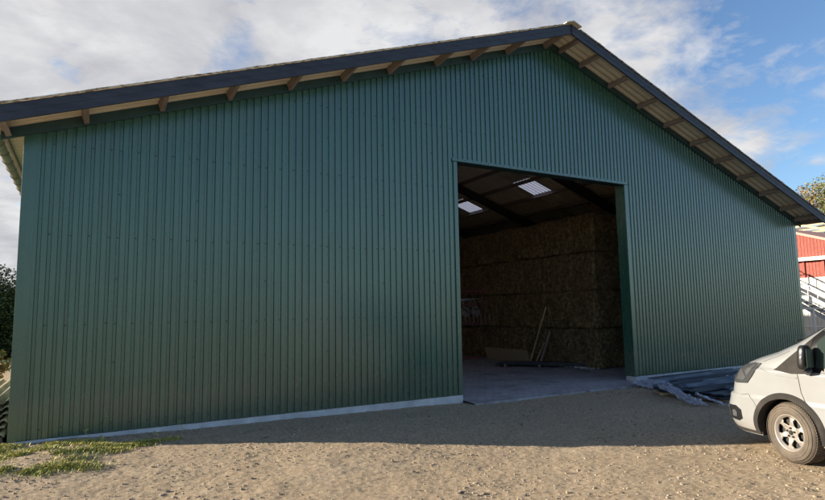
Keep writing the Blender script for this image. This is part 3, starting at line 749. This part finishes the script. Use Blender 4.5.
# ---------------------------------------------------------------- trees and hedge
def leaf_cloud(mb, c, rad, n, size, rnd, nm=3, clumps=14):
    cs = []
    for _ in range(clumps):
        d = Vector((rnd.gauss(0,1), rnd.gauss(0,1), rnd.gauss(0,1))).normalized()*rnd.uniform(.35,.95)
        cs.append((Vector((d.x*rad[0], d.y*rad[1], d.z*rad[2])), rnd.uniform(.22,.42), rnd.randrange(nm)))
    for _ in range(n):
        cc, cr, tone = cs[rnd.randrange(clumps)]; d = Vector((rnd.gauss(0,1), rnd.gauss(0,1), rnd.gauss(0,1))).normalized()*rnd.random()**.4*cr
        p = Vector(c) + cc + Vector((d.x*rad[0], d.y*rad[1], d.z*rad[2]))
        a = Vector((rnd.gauss(0,1), rnd.gauss(0,1), rnd.gauss(0,.7))).normalized(); b = a.orthogonal().normalized(); s = size*rnd.uniform(.6,1.3)
        b = (Matrix.Rotation(rnd.random()*6.28, 3, a) @ b)
        mb.add([p-a*s, p+b*s*.5, p+a*s, p-b*s*.5], [(0,1,2,3)], tone if rnd.random() < .7 else rnd.randrange(nm))
    return cs
def tree(name, lab, x, y, h, rad, mats, seed, n=9000, size=.09, grp=None, clumps=40):
    r = random.Random(seed); t = thing(name, lab, 'tree', (x, y, -.2), 0, grp); cz = h - rad[2]
    mb = MB(); cs = leaf_cloud(mb, (0,0,cz), rad, n, size, r, 3, clumps); mb.build('crown', mats, t)
    tr = MB(); tr.tube([(0,0,0),(.05,.03,cz*.45),(0,0,cz),(.05,0,cz+rad[2]*.6)], [h*.022,h*.017,h*.011,h*.004], 10)
    for cc, cr, _ in cs[:14]: 
        s = Vector((0,0,cz*.6 + r.random()*cz*.35)); tr.tube([s, s.lerp(Vector((cc.x,cc.y,cc.z+cz)), .5)+Vector((0,0,.1)), Vector((cc.x,cc.y,cc.z+cz))], [h*.007,h*.004,h*.0015], 6)
    tr.build('trunk', BARK, t, smooth=True)
tree('autumn_tree', 'ochre leaved autumn tree rising behind the red shed', 50.3, 10.4, 12.2, (3.4,3.4,2.9), ALEAF, 4, 16000, .1, clumps=60)
# hedge bush, leaves and stems
hb = thing('hedge_bush', 'dense dark green bush growing beyond the left side of the barn', 'bush', (-3.5,21.5,-.2))
mb = MB(); r = random.Random(9)
leaf_cloud(mb, (0,0,1.9), (2.6,2.0,2.2), 60000, .075, r, 3, 150); mb.build('foliage', LEAF, hb)
mb = MB()
for k in range(14):
    a = r.random()*6.28; mb.tube([(math.cos(a)*.2,math.sin(a)*.2,0),(math.cos(a)*.9,math.sin(a)*.7,1.5),(math.cos(a)*1.8,math.sin(a)*1.5,3.3)], [.05,.035,.01], 6)
mb.build('stem', BARK, hb, smooth=True)
yb = MB(); r = random.Random(19); leaf_cloud(yb, (0,0,.5), (.4,.4,.5), 1100, .05, r, 3, 12)
o = yb.build('yellow_shrub', [ALEAF[0], ALEAF[2], GRASSM[2]]); o.location = (-.62,4.6,-.05); tag(o, 'small yellow leaved shrub behind the leaning cream sheets', 'shrub')
o.location = (-1.0, 8.6, -.02)
yb2 = MB(); yb2.tube([(0,0,-.05),(0.02,0,.6)], .012, 6); q = yb2.build('stem', BARK, o)

# ---------------------------------------------------------------- red shed, stair, timber frame at the right
shed = thing('red_shed', 'red boarded shed with a white corrugated lower wall beyond the barn', 'shed', (34.2,4,-.2))
ya, yb_ = -7.0, 11.0
mb = MB(); p = 0
k = ya
while k < yb_:
    mb.hexa([(-.0,k,0),(-.0,k+.1,0),(.1,k+.1,0),(.1,k,0),(0,k,3.35),(0,k+.1,3.35),(.1,k+.1,3.35),(.1,k,3.35)])
    mb.hexa([(.03,k+.1,0),(.03,k+.2,0),(.1,k+.2,0),(.1,k+.1,0),(.03,k+.1,3.35),(.03,k+.2,3.35),(.1,k+.2,3.35),(.1,k+.1,3.35)]); k += .2
mb.build('lower_wall', WHITEM, shed)
gz = lambda y: 6.1 - .35*abs(y-3.5) + .35*0
mb = MB(); k = ya
while k < yb_:
    z1 = gz(k+.07); z1 = max(z1, 3.5)
    mb.box(.05,.09,k,k+.145,3.36,z1); mb.box(.075,.1,k+.145,k+.16,3.36,z1); k += .16
mb.build('upper_wall', REDW, shed)
mb = MB(); mb.box(-.3,.04,ya,yb_,4.3,4.42); mb.box(-.26,-.2,ya,yb_,4.23,4.3); bevel(mb.build('ledge', WHITEM, shed), .01)
mb = MB(); mb.box(.2,9,ya+.05,yb_-.05,0,3.4); mb.build('rear_wall', REDW, shed)
mb = MB()
for s, (u0, u1) in ((0,(ya-.3,3.5)),(1,(3.5,yb_+.3))):
    mb.hexa([(-.3,u0,gz(u0)),(9.3,u0,gz(u0)),(9.3,u1,gz(u1)),(-.3,u1,gz(u1)),(-.3,u0,gz(u0)+.14),(9.3,u0,gz(u0)+.14),(9.3,u1,gz(u1)+.14),(-.3,u1,gz(u1)+.14)])
mb.build('roof', TILE, shed)
for y in (ya+.6, -2.2, 1.2, 2.15, 5.5, 9.5):
    mb = MB(); mb.box(-.02,.05,y,y+.12,3.36,4.29); mb.build('wall_batten', REDW, shed)
# galvanised stair with railings before the shed
stair = thing('steel_stair', 'white and grey steel stair with railings in front of the red shed', 'stair', (31.6,3.6,-.2))
mb = MB()
A, B = Vector((0,-1.4,0)), Vector((0,3.9,3.3))
for dx in (0, .9):
    mb.bar(A+Vector((dx,0,.05)), B+Vector((dx,0,0)), .04, .2)
    mb.bar(B+Vector((dx,0,0)), B+Vector((dx,3,0)), .04,.2)
mb.build('stringer', GALV, stair)
mb = MB()
for i in range(17):
    q = A.lerp(B, (i+.6)/17); mb.box(.02,.88,q.y-.14,q.y+.14,q.z+.02,q.z+.05)
mb.box(.02,.88,3.9,6.9,3.28,3.32); mb.build('tread', GALV, stair)
for dx in (0, .9):
    mb = MB()
    for hgt in (.5, 1.0): mb.tube([A+Vector((dx,0,hgt)), B+Vector((dx,0,hgt)), B+Vector((dx,3,hgt))], .025, 8)
    for i in range(7): q = A.lerp(B, i/6); mb.tube([q+Vector((dx,0,0)), q+Vector((dx,0,1.0))], .022, 8)
    for i in range(1,4): q = B + Vector((dx,i,0)); mb.tube([q, q+Vector((0,0,1.0))], .022, 8)
    mb.build('railing', WHITEM, stair)
mb = MB()
for y in (3.9, 6.8):
    for dx in (0, .9): mb.box(dx-.04,dx+.04,y-.04,y+.04,0,3.2)
mb.build('post', GALV, stair)
rl = thing('pipe_fence', 'white tubular fence standing before the white shed wall', 'fence', (30.2,3.5,-.2))
mb = MB()
for z in (1.72, .9): mb.tube([(0,-4,z),(0,5,z)], .03, 8)
mb.build('rail', WHITEM, rl)
for y in (-4,-1.75,.5,2.75,5):
    mb = MB(); mb.tube([(0,y,0),(0,y,1.78)], .035, 8); mb.build('post', WHITEM, rl)
tf = thing('timber_frame', 'pale unfinished timber frame with stacked battens rising behind the red shed', 'timber frame', (44.5,9,-.2))
r = random.Random(2)
for y in (-7.5,-4.2,.12,3.6,7): 
    mb = MB(); mb.box(-.14,.14,y-.14,y+.14,0,8.1 if y > -1 else 7.6); mb.build('post', PALEWOOD, tf)
mb = MB()
for i in range(10):
    z = 5.6 + i*.26; mb.bar((-.16+r.uniform(-.03,.03),-8,z+r.uniform(-.04,.04)),(-.16,7.5,z+r.uniform(-.04,.04)), .05,.1)
    mb.bar((.3,-8,z+.1),(.3,7.5,z+.1), .05,.09)
mb.build('batten_rows', PALEWOOD, tf)
mb = MB(); mb.bar((-.25,-3,5.7),(-.25,3.4,8.0), .05,.14); mb.bar((-.25,3.4,5.9),(-.25,9,8.1), .05,.14); mb.build('brace', PALEWOOD, tf)

# ---------------------------------------------------------------- van
hd = math.radians(8)
h = Vector((math.sin(hd), math.cos(hd), 0)); nn = Vector((h.y, -h.x, 0))
Wv = .97
org = Vector((8.35,-5.97,-.2)) + nn*Wv
van = thing('white_van', 'white panel van with silver wheels parked facing the barn at the right', 'van', org, math.pi/2 - hd)
Fz = [(.25,.94),(.30,.985),(.42,1.03),(.55,1.04),(.66,1.005),(.725,.99),(.745,.955),(.80,.945),(.93,.91),(1.07,.80),(1.16,.66),(1.22,.52),(1.31,.26),(1.37,.13),(1.43,.0),(1.69,-.44),(2.0,-.88),(2.2,-1.16),(2.33,-1.38),(2.44,-1.75),(2.49,-2.2),(2.5,-2.6)]
Hz = [(.25,.93),(.35,.97),(.45,.99),(.7,1.0),(.72,1.005),(.75,.99),(.95,1.0),(1.085,1.01),(1.12,.985),(1.3,.97),(1.5,.955),(1.8,.915),(2.1,.87),(2.3,.80),(2.4,.72),(2.46,.6),(2.5,.42)]
def ip(t, z): return lerp([a for a, _ in t], [b for _, b in t], z)
zs = []; z = .25
while z < 2.4999: zs.append(z); z += .018 if .5 < z < 1.5 else .035
zs.append(2.5)
NT = 40
def ring(z):
    F, Hw = ip(Fz, z)+.045, ip(Hz, z); pts = []
    L = .9 if z < 1.1 else .9 - .2*min(1, (z-1.1)/.5); n = 3.7; RB = -4.5 + max(0, z-1.3)*.06
    half = []
    for i in range(NT+1):     # nose centre to side
        a = (math.pi/2)*i/NT; t = math.sin(a)**(2/n); c = math.cos(a)**(2/n) if i < NT else 0
        half.append((F - L + L*c, Hw*t))
    m = 46
    for i in range(1, m): half.append((F-L + (RB+.12-(F-L))*i/m, Hw))
    for i in range(7):
        a = math.pi/2*i/6; half.append((RB+.12-.12*math.sin(a), Hw-.12+.12*math.cos(a)))
    half.append((RB, 0))
    return [(x, y, z) for x, y in half] + [(x, -y, z) for x, y in half[1:-1]][::-1]
body = MB(); rings = [ring(z) for z in zs]; n_ = len(rings[0])
for rg in rings: body.v += rg
for j in range(len(rings)-1):
    for i in range(n_): body.f.append((j*n_+i, j*n_+(i+1) % n_, (j+1)*n_+(i+1) % n_, (j+1)*n_+i))
body.f.append(tuple(range(n_))[::-1]); body.f.append(tuple((len(rings)-1)*n_+i for i in range(n_)))
body.m = [0]*len(body.f)
bvh = BVHTree.FromPolygons(body.v, body.f)
bo = body.build('body', [PAINT, WELL], van, angle=35)
for wx in (0, -3.3):
    c = MB(); c.lathe([(0,-1.3),(.395,-1.3),(.395,-.62),(0,-.62)], 40, 'y', (wx,0,.37)); c.lathe([(0,.62),(.395,.62),(.395,1.3),(0,1.3)], 40, 'y', (wx,0,.37))
    co = c.build('cutter', WELL, None, angle=35)
    co.data.materials.clear(); co.data.materials.append(WELL)
    co.parent = van
    md = bo.modifiers.new('cut','BOOLEAN'); md.operation = 'DIFFERENCE'; md.object = co; md.solver = 'EXACT'; md.material_mode = 'TRANSFER'
bpy.context.view_layer.update()
dg = bpy.context.evaluated_depsgraph_get(); me2 = bpy.data.meshes.new_from_object(bo.evaluated_get(dg)); bo.modifiers.clear(); bo.data = me2
me2.polygons.foreach_set('use_smooth', [True]*len(me2.polygons)); me2.set_sharp_from_angle(angle=math.radians(35))
for o in [o for o in bpy.data.objects if o.name.startswith('cutter')]: bpy.data.objects.remove(o)

def inpoly(p, poly):
    x, y = p; c = False; j = len(poly)-1
    for i in range(len(poly)):
        xi, yi = poly[i]; xj, yj = poly[j]
        if (yi > y) != (yj > y) and x < (xj-xi)*(y-yi)/(yj-yi)+xi: c = not c
        j = i
    return c
from mathutils.geometry import tessellate_polygon
def decal(name, poly, m, par, side=1, off=.004, d=(0,1), res=.03, mode='side', thick=0):
    # project a polygon (u,z) from the side (or (y,z) from the front) onto the body skin
    bm = bmesh.new(); vs = [bm.verts.new((a, 0, b)) for a, b in poly]; bm.faces.new(vs)
    xs = [a for a, _ in poly]; zs_ = [b for _, b in poly]
    k = min(xs)+res
    while k < max(xs): bmesh.ops.bisect_plane(bm, geom=bm.verts[:]+bm.edges[:]+bm.faces[:], plane_co=(k,0,0), plane_no=(1,0,0)); k += res
    k = min(zs_)+res
    while k < max(zs_): bmesh.ops.bisect_plane(bm, geom=bm.verts[:]+bm.edges[:]+bm.faces[:], plane_co=(0,0,k), plane_no=(0,0,1)); k += res
    for v in bm.verts:
        if mode == 'side': o, dr = Vector((v.co.x, 3*side, v.co.z)), Vector((0,-side,0))
        else: o, dr = Vector((4, v.co.x, v.co.z)), Vector((-1,0,0))
        hit = bvh.ray_cast(o, dr)
        if hit[0] is None: 
            hit = bvh.find_nearest(o + dr*2); 
        nrm_ = hit[1]
        if nrm_.dot(dr) > 0: nrm_ = -nrm_
        v.co = hit[0] + nrm_*off
    bmesh.ops.recalc_face_normals(bm, faces=bm.faces[:])
    bm.faces.ensure_lookup_table()
    f0 = bm.faces[0]; ref = -dr
    if f0.normal.dot(ref) < 0: bmesh.ops.reverse_faces(bm, faces=bm.faces[:])
    me = bpy.data.meshes.new(name); bm.to_mesh(me); bm.free(); me.materials.append(m)
    me.polygons.foreach_set('use_smooth', [True]*len(me.polygons))
    o = bpy.data.objects.new(name, me); COL.objects.link(o); o.parent = par
    if thick: s = o.modifiers.new('t','SOLIDIFY'); s.thickness = thick; s.offset = -1
    return o
def line(name, pts, m, par, side=1, r=.004, mode='side', sub=8, off=0):
    P = []
    for (a, b), (c, d) in zip(pts, pts[1:]):
        for i in range(sub): P.append((a+(c-a)*i/sub, b+(d-b)*i/sub))
    P.append(pts[-1]); Q = []
    for a, b in P:
        hit = bvh.ray_cast(Vector((a,3*side,b)), Vector((0,-side,0))) if mode == 'side' else bvh.ray_cast(Vector((4,a,b)), Vector((-1,0,0)))
        if hit[0] is not None:
            nv = hit[1]; 
            Q.append(hit[0]+nv*off)
    mb = MB(); mb.tube(Q, r, 6); return mb.build(name, m, par, smooth=True)
def arcpts(r, a0, a1, n, cx=0, cz=.37): return [(cx+r*math.cos(math.radians(a0+(a1-a0)*i/n)), cz+r*math.sin(math.radians(a0+(a1-a0)*i/n))) for i in range(n+1)]
for sd in (1, -1):
    # arch trims
    for cx in (0, -3.3):
        # annulus as quads projected
        mb = MB(); n = 48; rr_ = [.388, .41, .435, .46]; vs = []; fs = []
        for i in range(n+1):
            a = math.radians(-14 + 208*i/n)
            for q, r_ in enumerate(rr_):
                p = bvh.ray_cast(Vector((cx+r_*math.cos(a), 3*sd, .37+r_*math.sin(a))), Vector((0,-sd,0)))[0]
                if p is None: p = Vector((cx+r_*math.cos(a), sd*.93, .37+r_*math.sin(a)))
                vs.append((p.x, p.y + sd*(.002 if q in (3,) else .02), p.z))
            pin = vs[-4]; vs.append((pin[0], pin[1]-sd*.12, pin[2])); vs.append((vs[-2][0], vs[-2][1]-sd*.01, vs[-2][2]))
        for i in range(n):
            for q in range(3): fs.append((i*6+q, (i+1)*6+q, (i+1)*6+q+1, i*6+q+1))
            fs.append((i*6+4, (i+1)*6+4, (i+1)*6, i*6))
        mb.add(vs, fs); mb.build('wheel_arch', PLAST, van, angle=50)
    # windows
    door = decal('door_window', [(-.40,1.17),(-.43,1.47),(-.98,2.0),(-1.38,2.02),(-1.40,1.14)], GLASS, van, sd, .006, res=.05)
    decal('window_surround', [(-.31,1.11),(-.35,1.52),(-.96,2.07),(-1.45,2.08),(-1.45,1.10)], BLACK, van, sd, .003, res=.04)
    decal('quarter_trim', [(.11,1.10),(-.18,1.355),(-.36,1.52),(-.33,1.09),(-.12,1.075)], PLAST, van, sd, .008, res=.04)
    # shut lines
    line('door_seam', [(-.19,1.09),(-.21,.86),(-.30,.6),(-.43,.44)], SEAM, van, sd)
    line('door_seam', [(-1.47,2.1),(-1.47,.36),(-.5,.36)], SEAM, van, sd)
    line('bonnet_seam', [(.28,1.19),(.10,1.26),(-.06,1.34)], SEAM, van, sd, .003)
    line('bumper_seam', [(.62,.74),(.50,.76),(.42,.67),(.39,.61)], SEAM, van, sd, .003)
    # crease over the wing
    # headlight
    hl = decal('headlight', [(.90,.90),(.72,.885),(.50,.905),(.42,1.0),(.30,1.165),(.42,1.165),(.66,1.115),(.88,1.02)], LAMPG, van, sd, .008, res=.025)
    decal('lamp_chrome', [(.70,.93),(.56,.93),(.52,.97),(.60,1.06),(.66,1.06)], CHROME, hl, sd, .012, res=.03)
    decal('lamp_chrome', [(.50,.99),(.38,1.13),(.42,1.135),(.54,1.05)], CHROME, hl, sd, .012, res=.03)
    decal('lamp_chrome', [(.84,.95),(.77,.94),(.78,1.02),(.84,1.0)], CHROME, hl, sd, .012, res=.03)
    line('lamp_rim', [(.90,.90),(.72,.885),(.50,.905),(.42,1.0),(.30,1.165)], BLACK, hl, sd, .006)
    # fog lamp
    fg = decal('fog_lamp', [(.86,.40),(.69,.39),(.62,.43),(.63,.54),(.72,.585),(.89,.575)], BLACK, van, sd, .006, res=.03)
    decal('lamp_lens', [(.79,.44),(.71,.44),(.70,.5),(.74,.53),(.79,.51)], CHROME, fg, sd, .012, res=.03)
    # sill and side moulding
    decal('side_moulding', [(-.5,.5),(-.5,.6),(-2.8,.6),(-2.8,.5)], PLAST, van, sd, .012, res=.06)
    decal('door_handle', [(-1.18,1.0),(-1.18,1.05),(-1.38,1.05),(-1.38,1.0)], BLACK, van, sd, .03, res=.05, thick=.028)
    # mirror
    mr = MB(); base = bvh.ray_cast(Vector((-.25,3*sd,1.2)), Vector((0,-sd,0)))[0]
    # rounded housing: superellipsoid
    nu, nv_ = 24, 16; vs = []; fs = []
    def spw(t, e): return math.copysign(abs(t)**e, t)
    cc = Vector((-.36, sd*(1.02+.085), 1.29)); ex = .55
    for j in range(nv_+1):
        ph = -math.pi/2 + math.pi*j/nv_
        for i in range(nu):
            th = 2*math.pi*i/nu
            x_ = .048*spw(math.cos(ph), ex)*spw(math.cos(th), ex); y_ = .085*spw(math.cos(ph), ex)*spw(math.sin(th), ex); z_ = .145*spw(math.sin(ph), ex)
            x_ -= .12*(z_*.35); y_ *= 1 - .25*(z_/.19)*(.5)
            vs.append(cc + Vector((x_, y_, z_)))
    for j in range(nv_):
        for i in range(nu): fs.append((j*nu+i, j*nu+(i+1) % nu, (j+1)*nu+(i+1) % nu, (j+1)*nu+i))
    mr.add(vs, fs)
    mr.tube([Vector((-.3, sd*.97, 1.13)), Vector((-.34, sd*1.04, 1.12)), Vector((-.39, sd*1.10, 1.15))], [.05,.042,.04], 10)
    mo = mr.build('wing_mirror', BLACK, van, angle=50)
    mb = MB(); mb.box(-.425,-.418,min(sd*1.05,sd*1.16),max(sd*1.05,sd*1.16),1.18,1.39); mb.build('mirror_glass', GLASS, mo)
    mb = MB(); mb.tube([Vector((-.37,sd*1.175,1.2)),Vector((-.37,sd*1.185,1.28)),Vector((-.39,sd*1.17,1.37))], [.012,.016,.01], 8); mb.build('indicator_lens', CHROME, mo, smooth=True)
# front
decal('grille', [(-.55,.86),(.55,.86),(.62,1.0),(.5,1.06),(-.5,1.06),(-.62,1.0)], BLACK, van, 1, .006, mode='front', res=.05)
decal('lower_grille', [(-.5,.42),(.5,.42),(.55,.62),(-.55,.62)], BLACK, van, 1, .006, mode='front', res=.05)
for z in (.9,.96,1.02): line('grille_bar', [(-.56,z),(0,z),(.56,z)], CHROME, van, 1, .008, 'front', 8, .01)
decal('windscreen', [(-.80,1.47),(.80,1.47),(.76,1.9),(.66,2.22),(-.66,2.22),(-.76,1.9)], GLASS, van, 1, .006, mode='front', res=.05)
line('bonnet_seam', [(-.7,1.08),(0,1.12),(.7,1.08)], SEAM, van, 1, .003, 'front')
mb = MB(); mb.bar((-.0,.7,1.46),(-.1,.1,1.50), .02,.02); mb.bar((.02,0,1.46),(-.08,-.6,1.5), .02,.02); mb.build('wiper', BLACK, van)
for sd in (1, -1):
    decal('bumper_lip', [(.98,.262),(.36,.262),(.36,.30),(.98,.315)], PLAST, van, sd, .006, res=.03)
    line('side_crease', [(.30,1.10),(.10,1.045),(-.18,1.03)], PAINT, van, sd, .006, sub=10)
decal('underbody', [(-4.3,.28),(-4.3,.31),(-3.75,.31),(-3.75,.28)], PLAST, van, 1, .01)
# wheels
def wheel(x, sd, first=None):
    if first:
        w = first.copy(); COL.objects.link(w)
        for ch in list(first.children):
            c = ch.copy(); COL.objects.link(c); c.parent = w
            for g2 in ch.children: d2 = g2.copy(); COL.objects.link(d2); d2.parent = c
    else:
        mb = MB(); mb.lathe([(.215,.0),(.235,-.012),(.262,-.018),(.30,-.014),(.33,.004),(.345,.02),(.352,.035),(.355,.05),(.3555,.117),(.355,.185),(.352,.2),(.345,.215),(.32,.235),(.23,.235),(.215,.225)], 72, 'y')
        w = mb.build('wheel', TYRE, None, angle=60)
        tr = MB()
        for k in range(72):
            a = 2*math.pi*k/72
            for yy, sh_ in ((.045,0),(.085,.4),(.125,0),(.165,.4),(.2,0)):
                b = a + sh_*2*math.pi/72; c_, s_ = math.cos(b), math.sin(b); t_ = Vector((-s_,0,c_)); o_ = Vector((c_,0,s_))
                p0 = o_*.3555; wv = .0115
                tr.hexa([p0-t_*wv+Vector((0,yy-.015,0)), p0+t_*wv+Vector((0,yy-.011,0)), p0+t_*wv+Vector((0,yy+.017,0)), p0-t_*wv+Vector((0,yy+.013,0)),
                         p0*1.017-t_*wv*.9+Vector((0,yy-.013,0)), p0*1.017+t_*wv*.9+Vector((0,yy-.009,0)), p0*1.017+t_*wv*.9+Vector((0,yy+.015,0)), p0*1.017-t_*wv*.9+Vector((0,yy+.011,0))])
        for k in range(3):
            rr0 = (.255,.285,.318)[k]; tr.lathe([(rr0,-.0195),(rr0+.003,-.0205),(rr0+.006,-.0185)], 72, 'y')
        tr.build('tread', TYRE, w)
        # rim disc with six windows
        rd = MB(); na = 144; radii = [.0,.03,.055,.075,.09,.10,.108,.118,.13,.142,.154,.164,.172,.18,.19,.205,.213]
        dep = {.0:.028,.03:.028,.055:.03,.075:.036,.09:.034,.10:.030,.108:.027,.118:.024,.13:.022,.142:.022,.154:.024,.164:.028,.172:.032,.18:.034,.19:.022,.205:.006,.213:-.006}
        def hole(r, a):
            a = (math.degrees(a)+30) % 60 - 30
            if not .088 < r < .182: return False
            t = (r-.088)/.094; lim = 9 + 13*math.sin(min(1,t/.7)*math.pi/2) if t < .7 else 22 - (t-.7)*22
            return abs(a) < lim
        for k in range(na):
            for r_ in radii: a = 2*math.pi*k/na; rd.v.append((r_*math.cos(a), dep[r_]-.0, r_*math.sin(a)))
        m_ = len(radii)
        for k in range(na):
            for q in range(m_-1):
                if hole((radii[q]+radii[q+1])/2, 2*math.pi*(k+.5)/na + math.radians(8)): continue
                rd.f.append((k*m_+q, k*m_+q+1, ((k+1) % na)*m_+q+1, ((k+1) % na)*m_+q)); rd.m.append(0)
        ro = rd.build('rim', RIM, w, angle=40); sm = ro.modifiers.new('t','SOLIDIFY'); sm.thickness = .012; sm.offset = 1
        hb_ = MB(); hb_.lathe([(.0,.075),(.205,.075),(.21,.2)], 40, 'y'); hb_.build('brake_disc', HOLE, w)
        cp = MB(); cp.lathe([(0,.012),(.02,.013),(.028,.02),(.03,.03)], 24, 'y'); cp.build('hub_cap', PLAST, ro, smooth=True)
        for k in range(5):
            lg = MB(); a = 2*math.pi*k/5+.3; lg.lathe([(0,.008),(.010,.009),(.013,.02),(.013,.035)], 6, 'y', (.053*math.cos(a),0,.053*math.sin(a)))
            lg.build('wheel_nut', HOLE, ro)
        w.name = 'wheel'
    w.parent = van; w.location = (x, sd*Wv, .356)
    w.rotation_euler = (0, 0, math.pi) if sd > 0 else (0, 0, 0)
    return w
w0 = wheel(0, 1); 
for x, sd in ((0,-1),(-3.3,1),(-3.3,-1)): wheel(x, sd, w0)
for wv in van.children:
    if wv.name.startswith('wheel') and not wv.name.startswith('wheel_') and wv.location.x == 0: wv.rotation_euler.z -= math.radians(11)

# ---------------------------------------------------------------- light, sky, camera
LD = Vector((3.3,-1.88,-1)).normalized()
sun = bpy.data.lights.new('sun', 'SUN'); sun.energy = 5; sun.angle = math.radians(.5); sun.color = (1,.88,.71)
so = bpy.data.objects.new('sun', sun); COL.objects.link(so); so.rotation_euler = LD.to_track_quat('-Z','Y').to_euler()
elev = math.asin(-LD.z); sv = -LD; az = math.atan2(sv.x, sv.y)
w = bpy.data.worlds.new('World'); S.world = w; w.use_nodes = True; nt = w.node_tree; nt.nodes.clear()
out = N(nt,'ShaderNodeOutputWorld'); bg = N(nt,'ShaderNodeBackground'); bg.inputs[1].default_value = .1
sky = N(nt,'ShaderNodeTexSky', sky_type='NISHITA', sun_disc=False); sky.sun_elevation = elev; sky.sun_rotation = az
sky.dust_density = .6; sky.air_density = 1.0
tc = N(nt,'ShaderNodeTexCoord'); sp = N(nt,'ShaderNodeSeparateXYZ'); nt.links.new(tc.outputs['Generated'], sp.inputs[0])
def M(op, a, b=None, c=None):
    n = N(nt,'ShaderNodeMath', operation=op)
    for i, v in enumerate((a,b,c)):
        if v is None: continue
        if hasattr(v,'is_linked'): nt.links.new(v, n.inputs[i])
        else: n.inputs[i].default_value = v
    return n.outputs[0]
zc = M('ADD', M('MAXIMUM', sp.outputs[2], 0), .22)
cx_ = M('DIVIDE', sp.outputs[0], zc); cy_ = M('DIVIDE', sp.outputs[1], zc)
cb = N(nt,'ShaderNodeCombineXYZ'); nt.links.new(cx_, cb.inputs[0]); nt.links.new(cy_, cb.inputs[1])
n1 = nz(nt, cb.outputs[0], 1.3, 12, .6, .15); n2 = nz(nt, cb.outputs[0], 5.5, 12, .62, .25)
# clear patch towards a direction low on the right
vd = N(nt,'ShaderNodeVectorMath', operation='DOT_PRODUCT'); nt.links.new(tc.outputs['Generated'], vd.inputs[0])
HOLE_DIR = Vector((.862,.405,.275)).normalized(); vd.inputs[1].default_value = HOLE_DIR
mr_ = N(nt,'ShaderNodeMapRange'); nt.links.new(vd.outputs['Value'], mr_.inputs[0]); mr_.inputs[1].default_value = .975; mr_.inputs[2].default_value = .998; mr_.inputs[3].default_value = 0; mr_.inputs[4].default_value = .095
vb = N(nt,'ShaderNodeVectorMath', operation='DOT_PRODUCT'); nt.links.new(tc.outputs['Generated'], vb.inputs[0]); vb.inputs[1].default_value = Vector((.2,-.85,.5)).normalized()
mb_ = N(nt,'ShaderNodeMapRange'); nt.links.new(vb.outputs['Value'], mb_.inputs[0]); mb_.inputs[1].default_value = -.25; mb_.inputs[2].default_value = .35; mb_.inputs[3].default_value = 0; mb_.inputs[4].default_value = .2
cov = M('SUBTRACT', M('ADD', M('MULTIPLY', n1, .55), M('MULTIPLY', n2, .45)), M('ADD', mr_.outputs[0], mb_.outputs[0]))
mask = ramp(nt, cov, [(.32,(0,0,0)),(.46,(1,1,1))])
shade = ramp(nt, nz(nt, cb.outputs[0], 2.6, 12, .6, .3), [(.34,(2.15,2.16,2.34)),(.5,(2.75,2.76,2.88)),(.63,(3.4,3.4,3.45))])
skyc = mix(nt, sky.outputs[0], (.55,.68,.86), 1, 'MULTIPLY')
colr = mix(nt, skyc, shade, mask)
nt.links.new(colr, bg.inputs[0]); nt.links.new(bg.outputs[0], out.inputs[0])

cam = bpy.data.cameras.new('camera'); co = bpy.data.objects.new('camera', cam); COL.objects.link(co); S.camera = co
r_ = Vector((0.86868347,-0.49506384,-0.01734458)); u_ = Vector((-0.03833425,-0.10209081,0.99403619)); f_ = Vector((0.49388209,0.86283791,0.10766249))
co.matrix_world = Matrix(((r_.x,u_.x,-f_.x,.8509),(r_.y,u_.y,-f_.y,-9.9256),(r_.z,u_.z,-f_.z,1.7),(0,0,0,1)))
cam.sensor_width = 36; cam.sensor_fit = 'HORIZONTAL'; cam.lens = 571.2588/825*36; cam.clip_start = .05; cam.clip_end = 3000
S.render.engine = 'CYCLES'; S.cycles.max_bounces = 12; S.cycles.diffuse_bounces = 6
vs_ = S.view_settings; vs_.view_transform = 'Standard'; vs_.look = 'None'; vs_.gamma = 1; vs_.exposure = 1.26; vs_.use_curve_mapping = False
S.render.resolution_x = 1024; S.render.resolution_y = 621
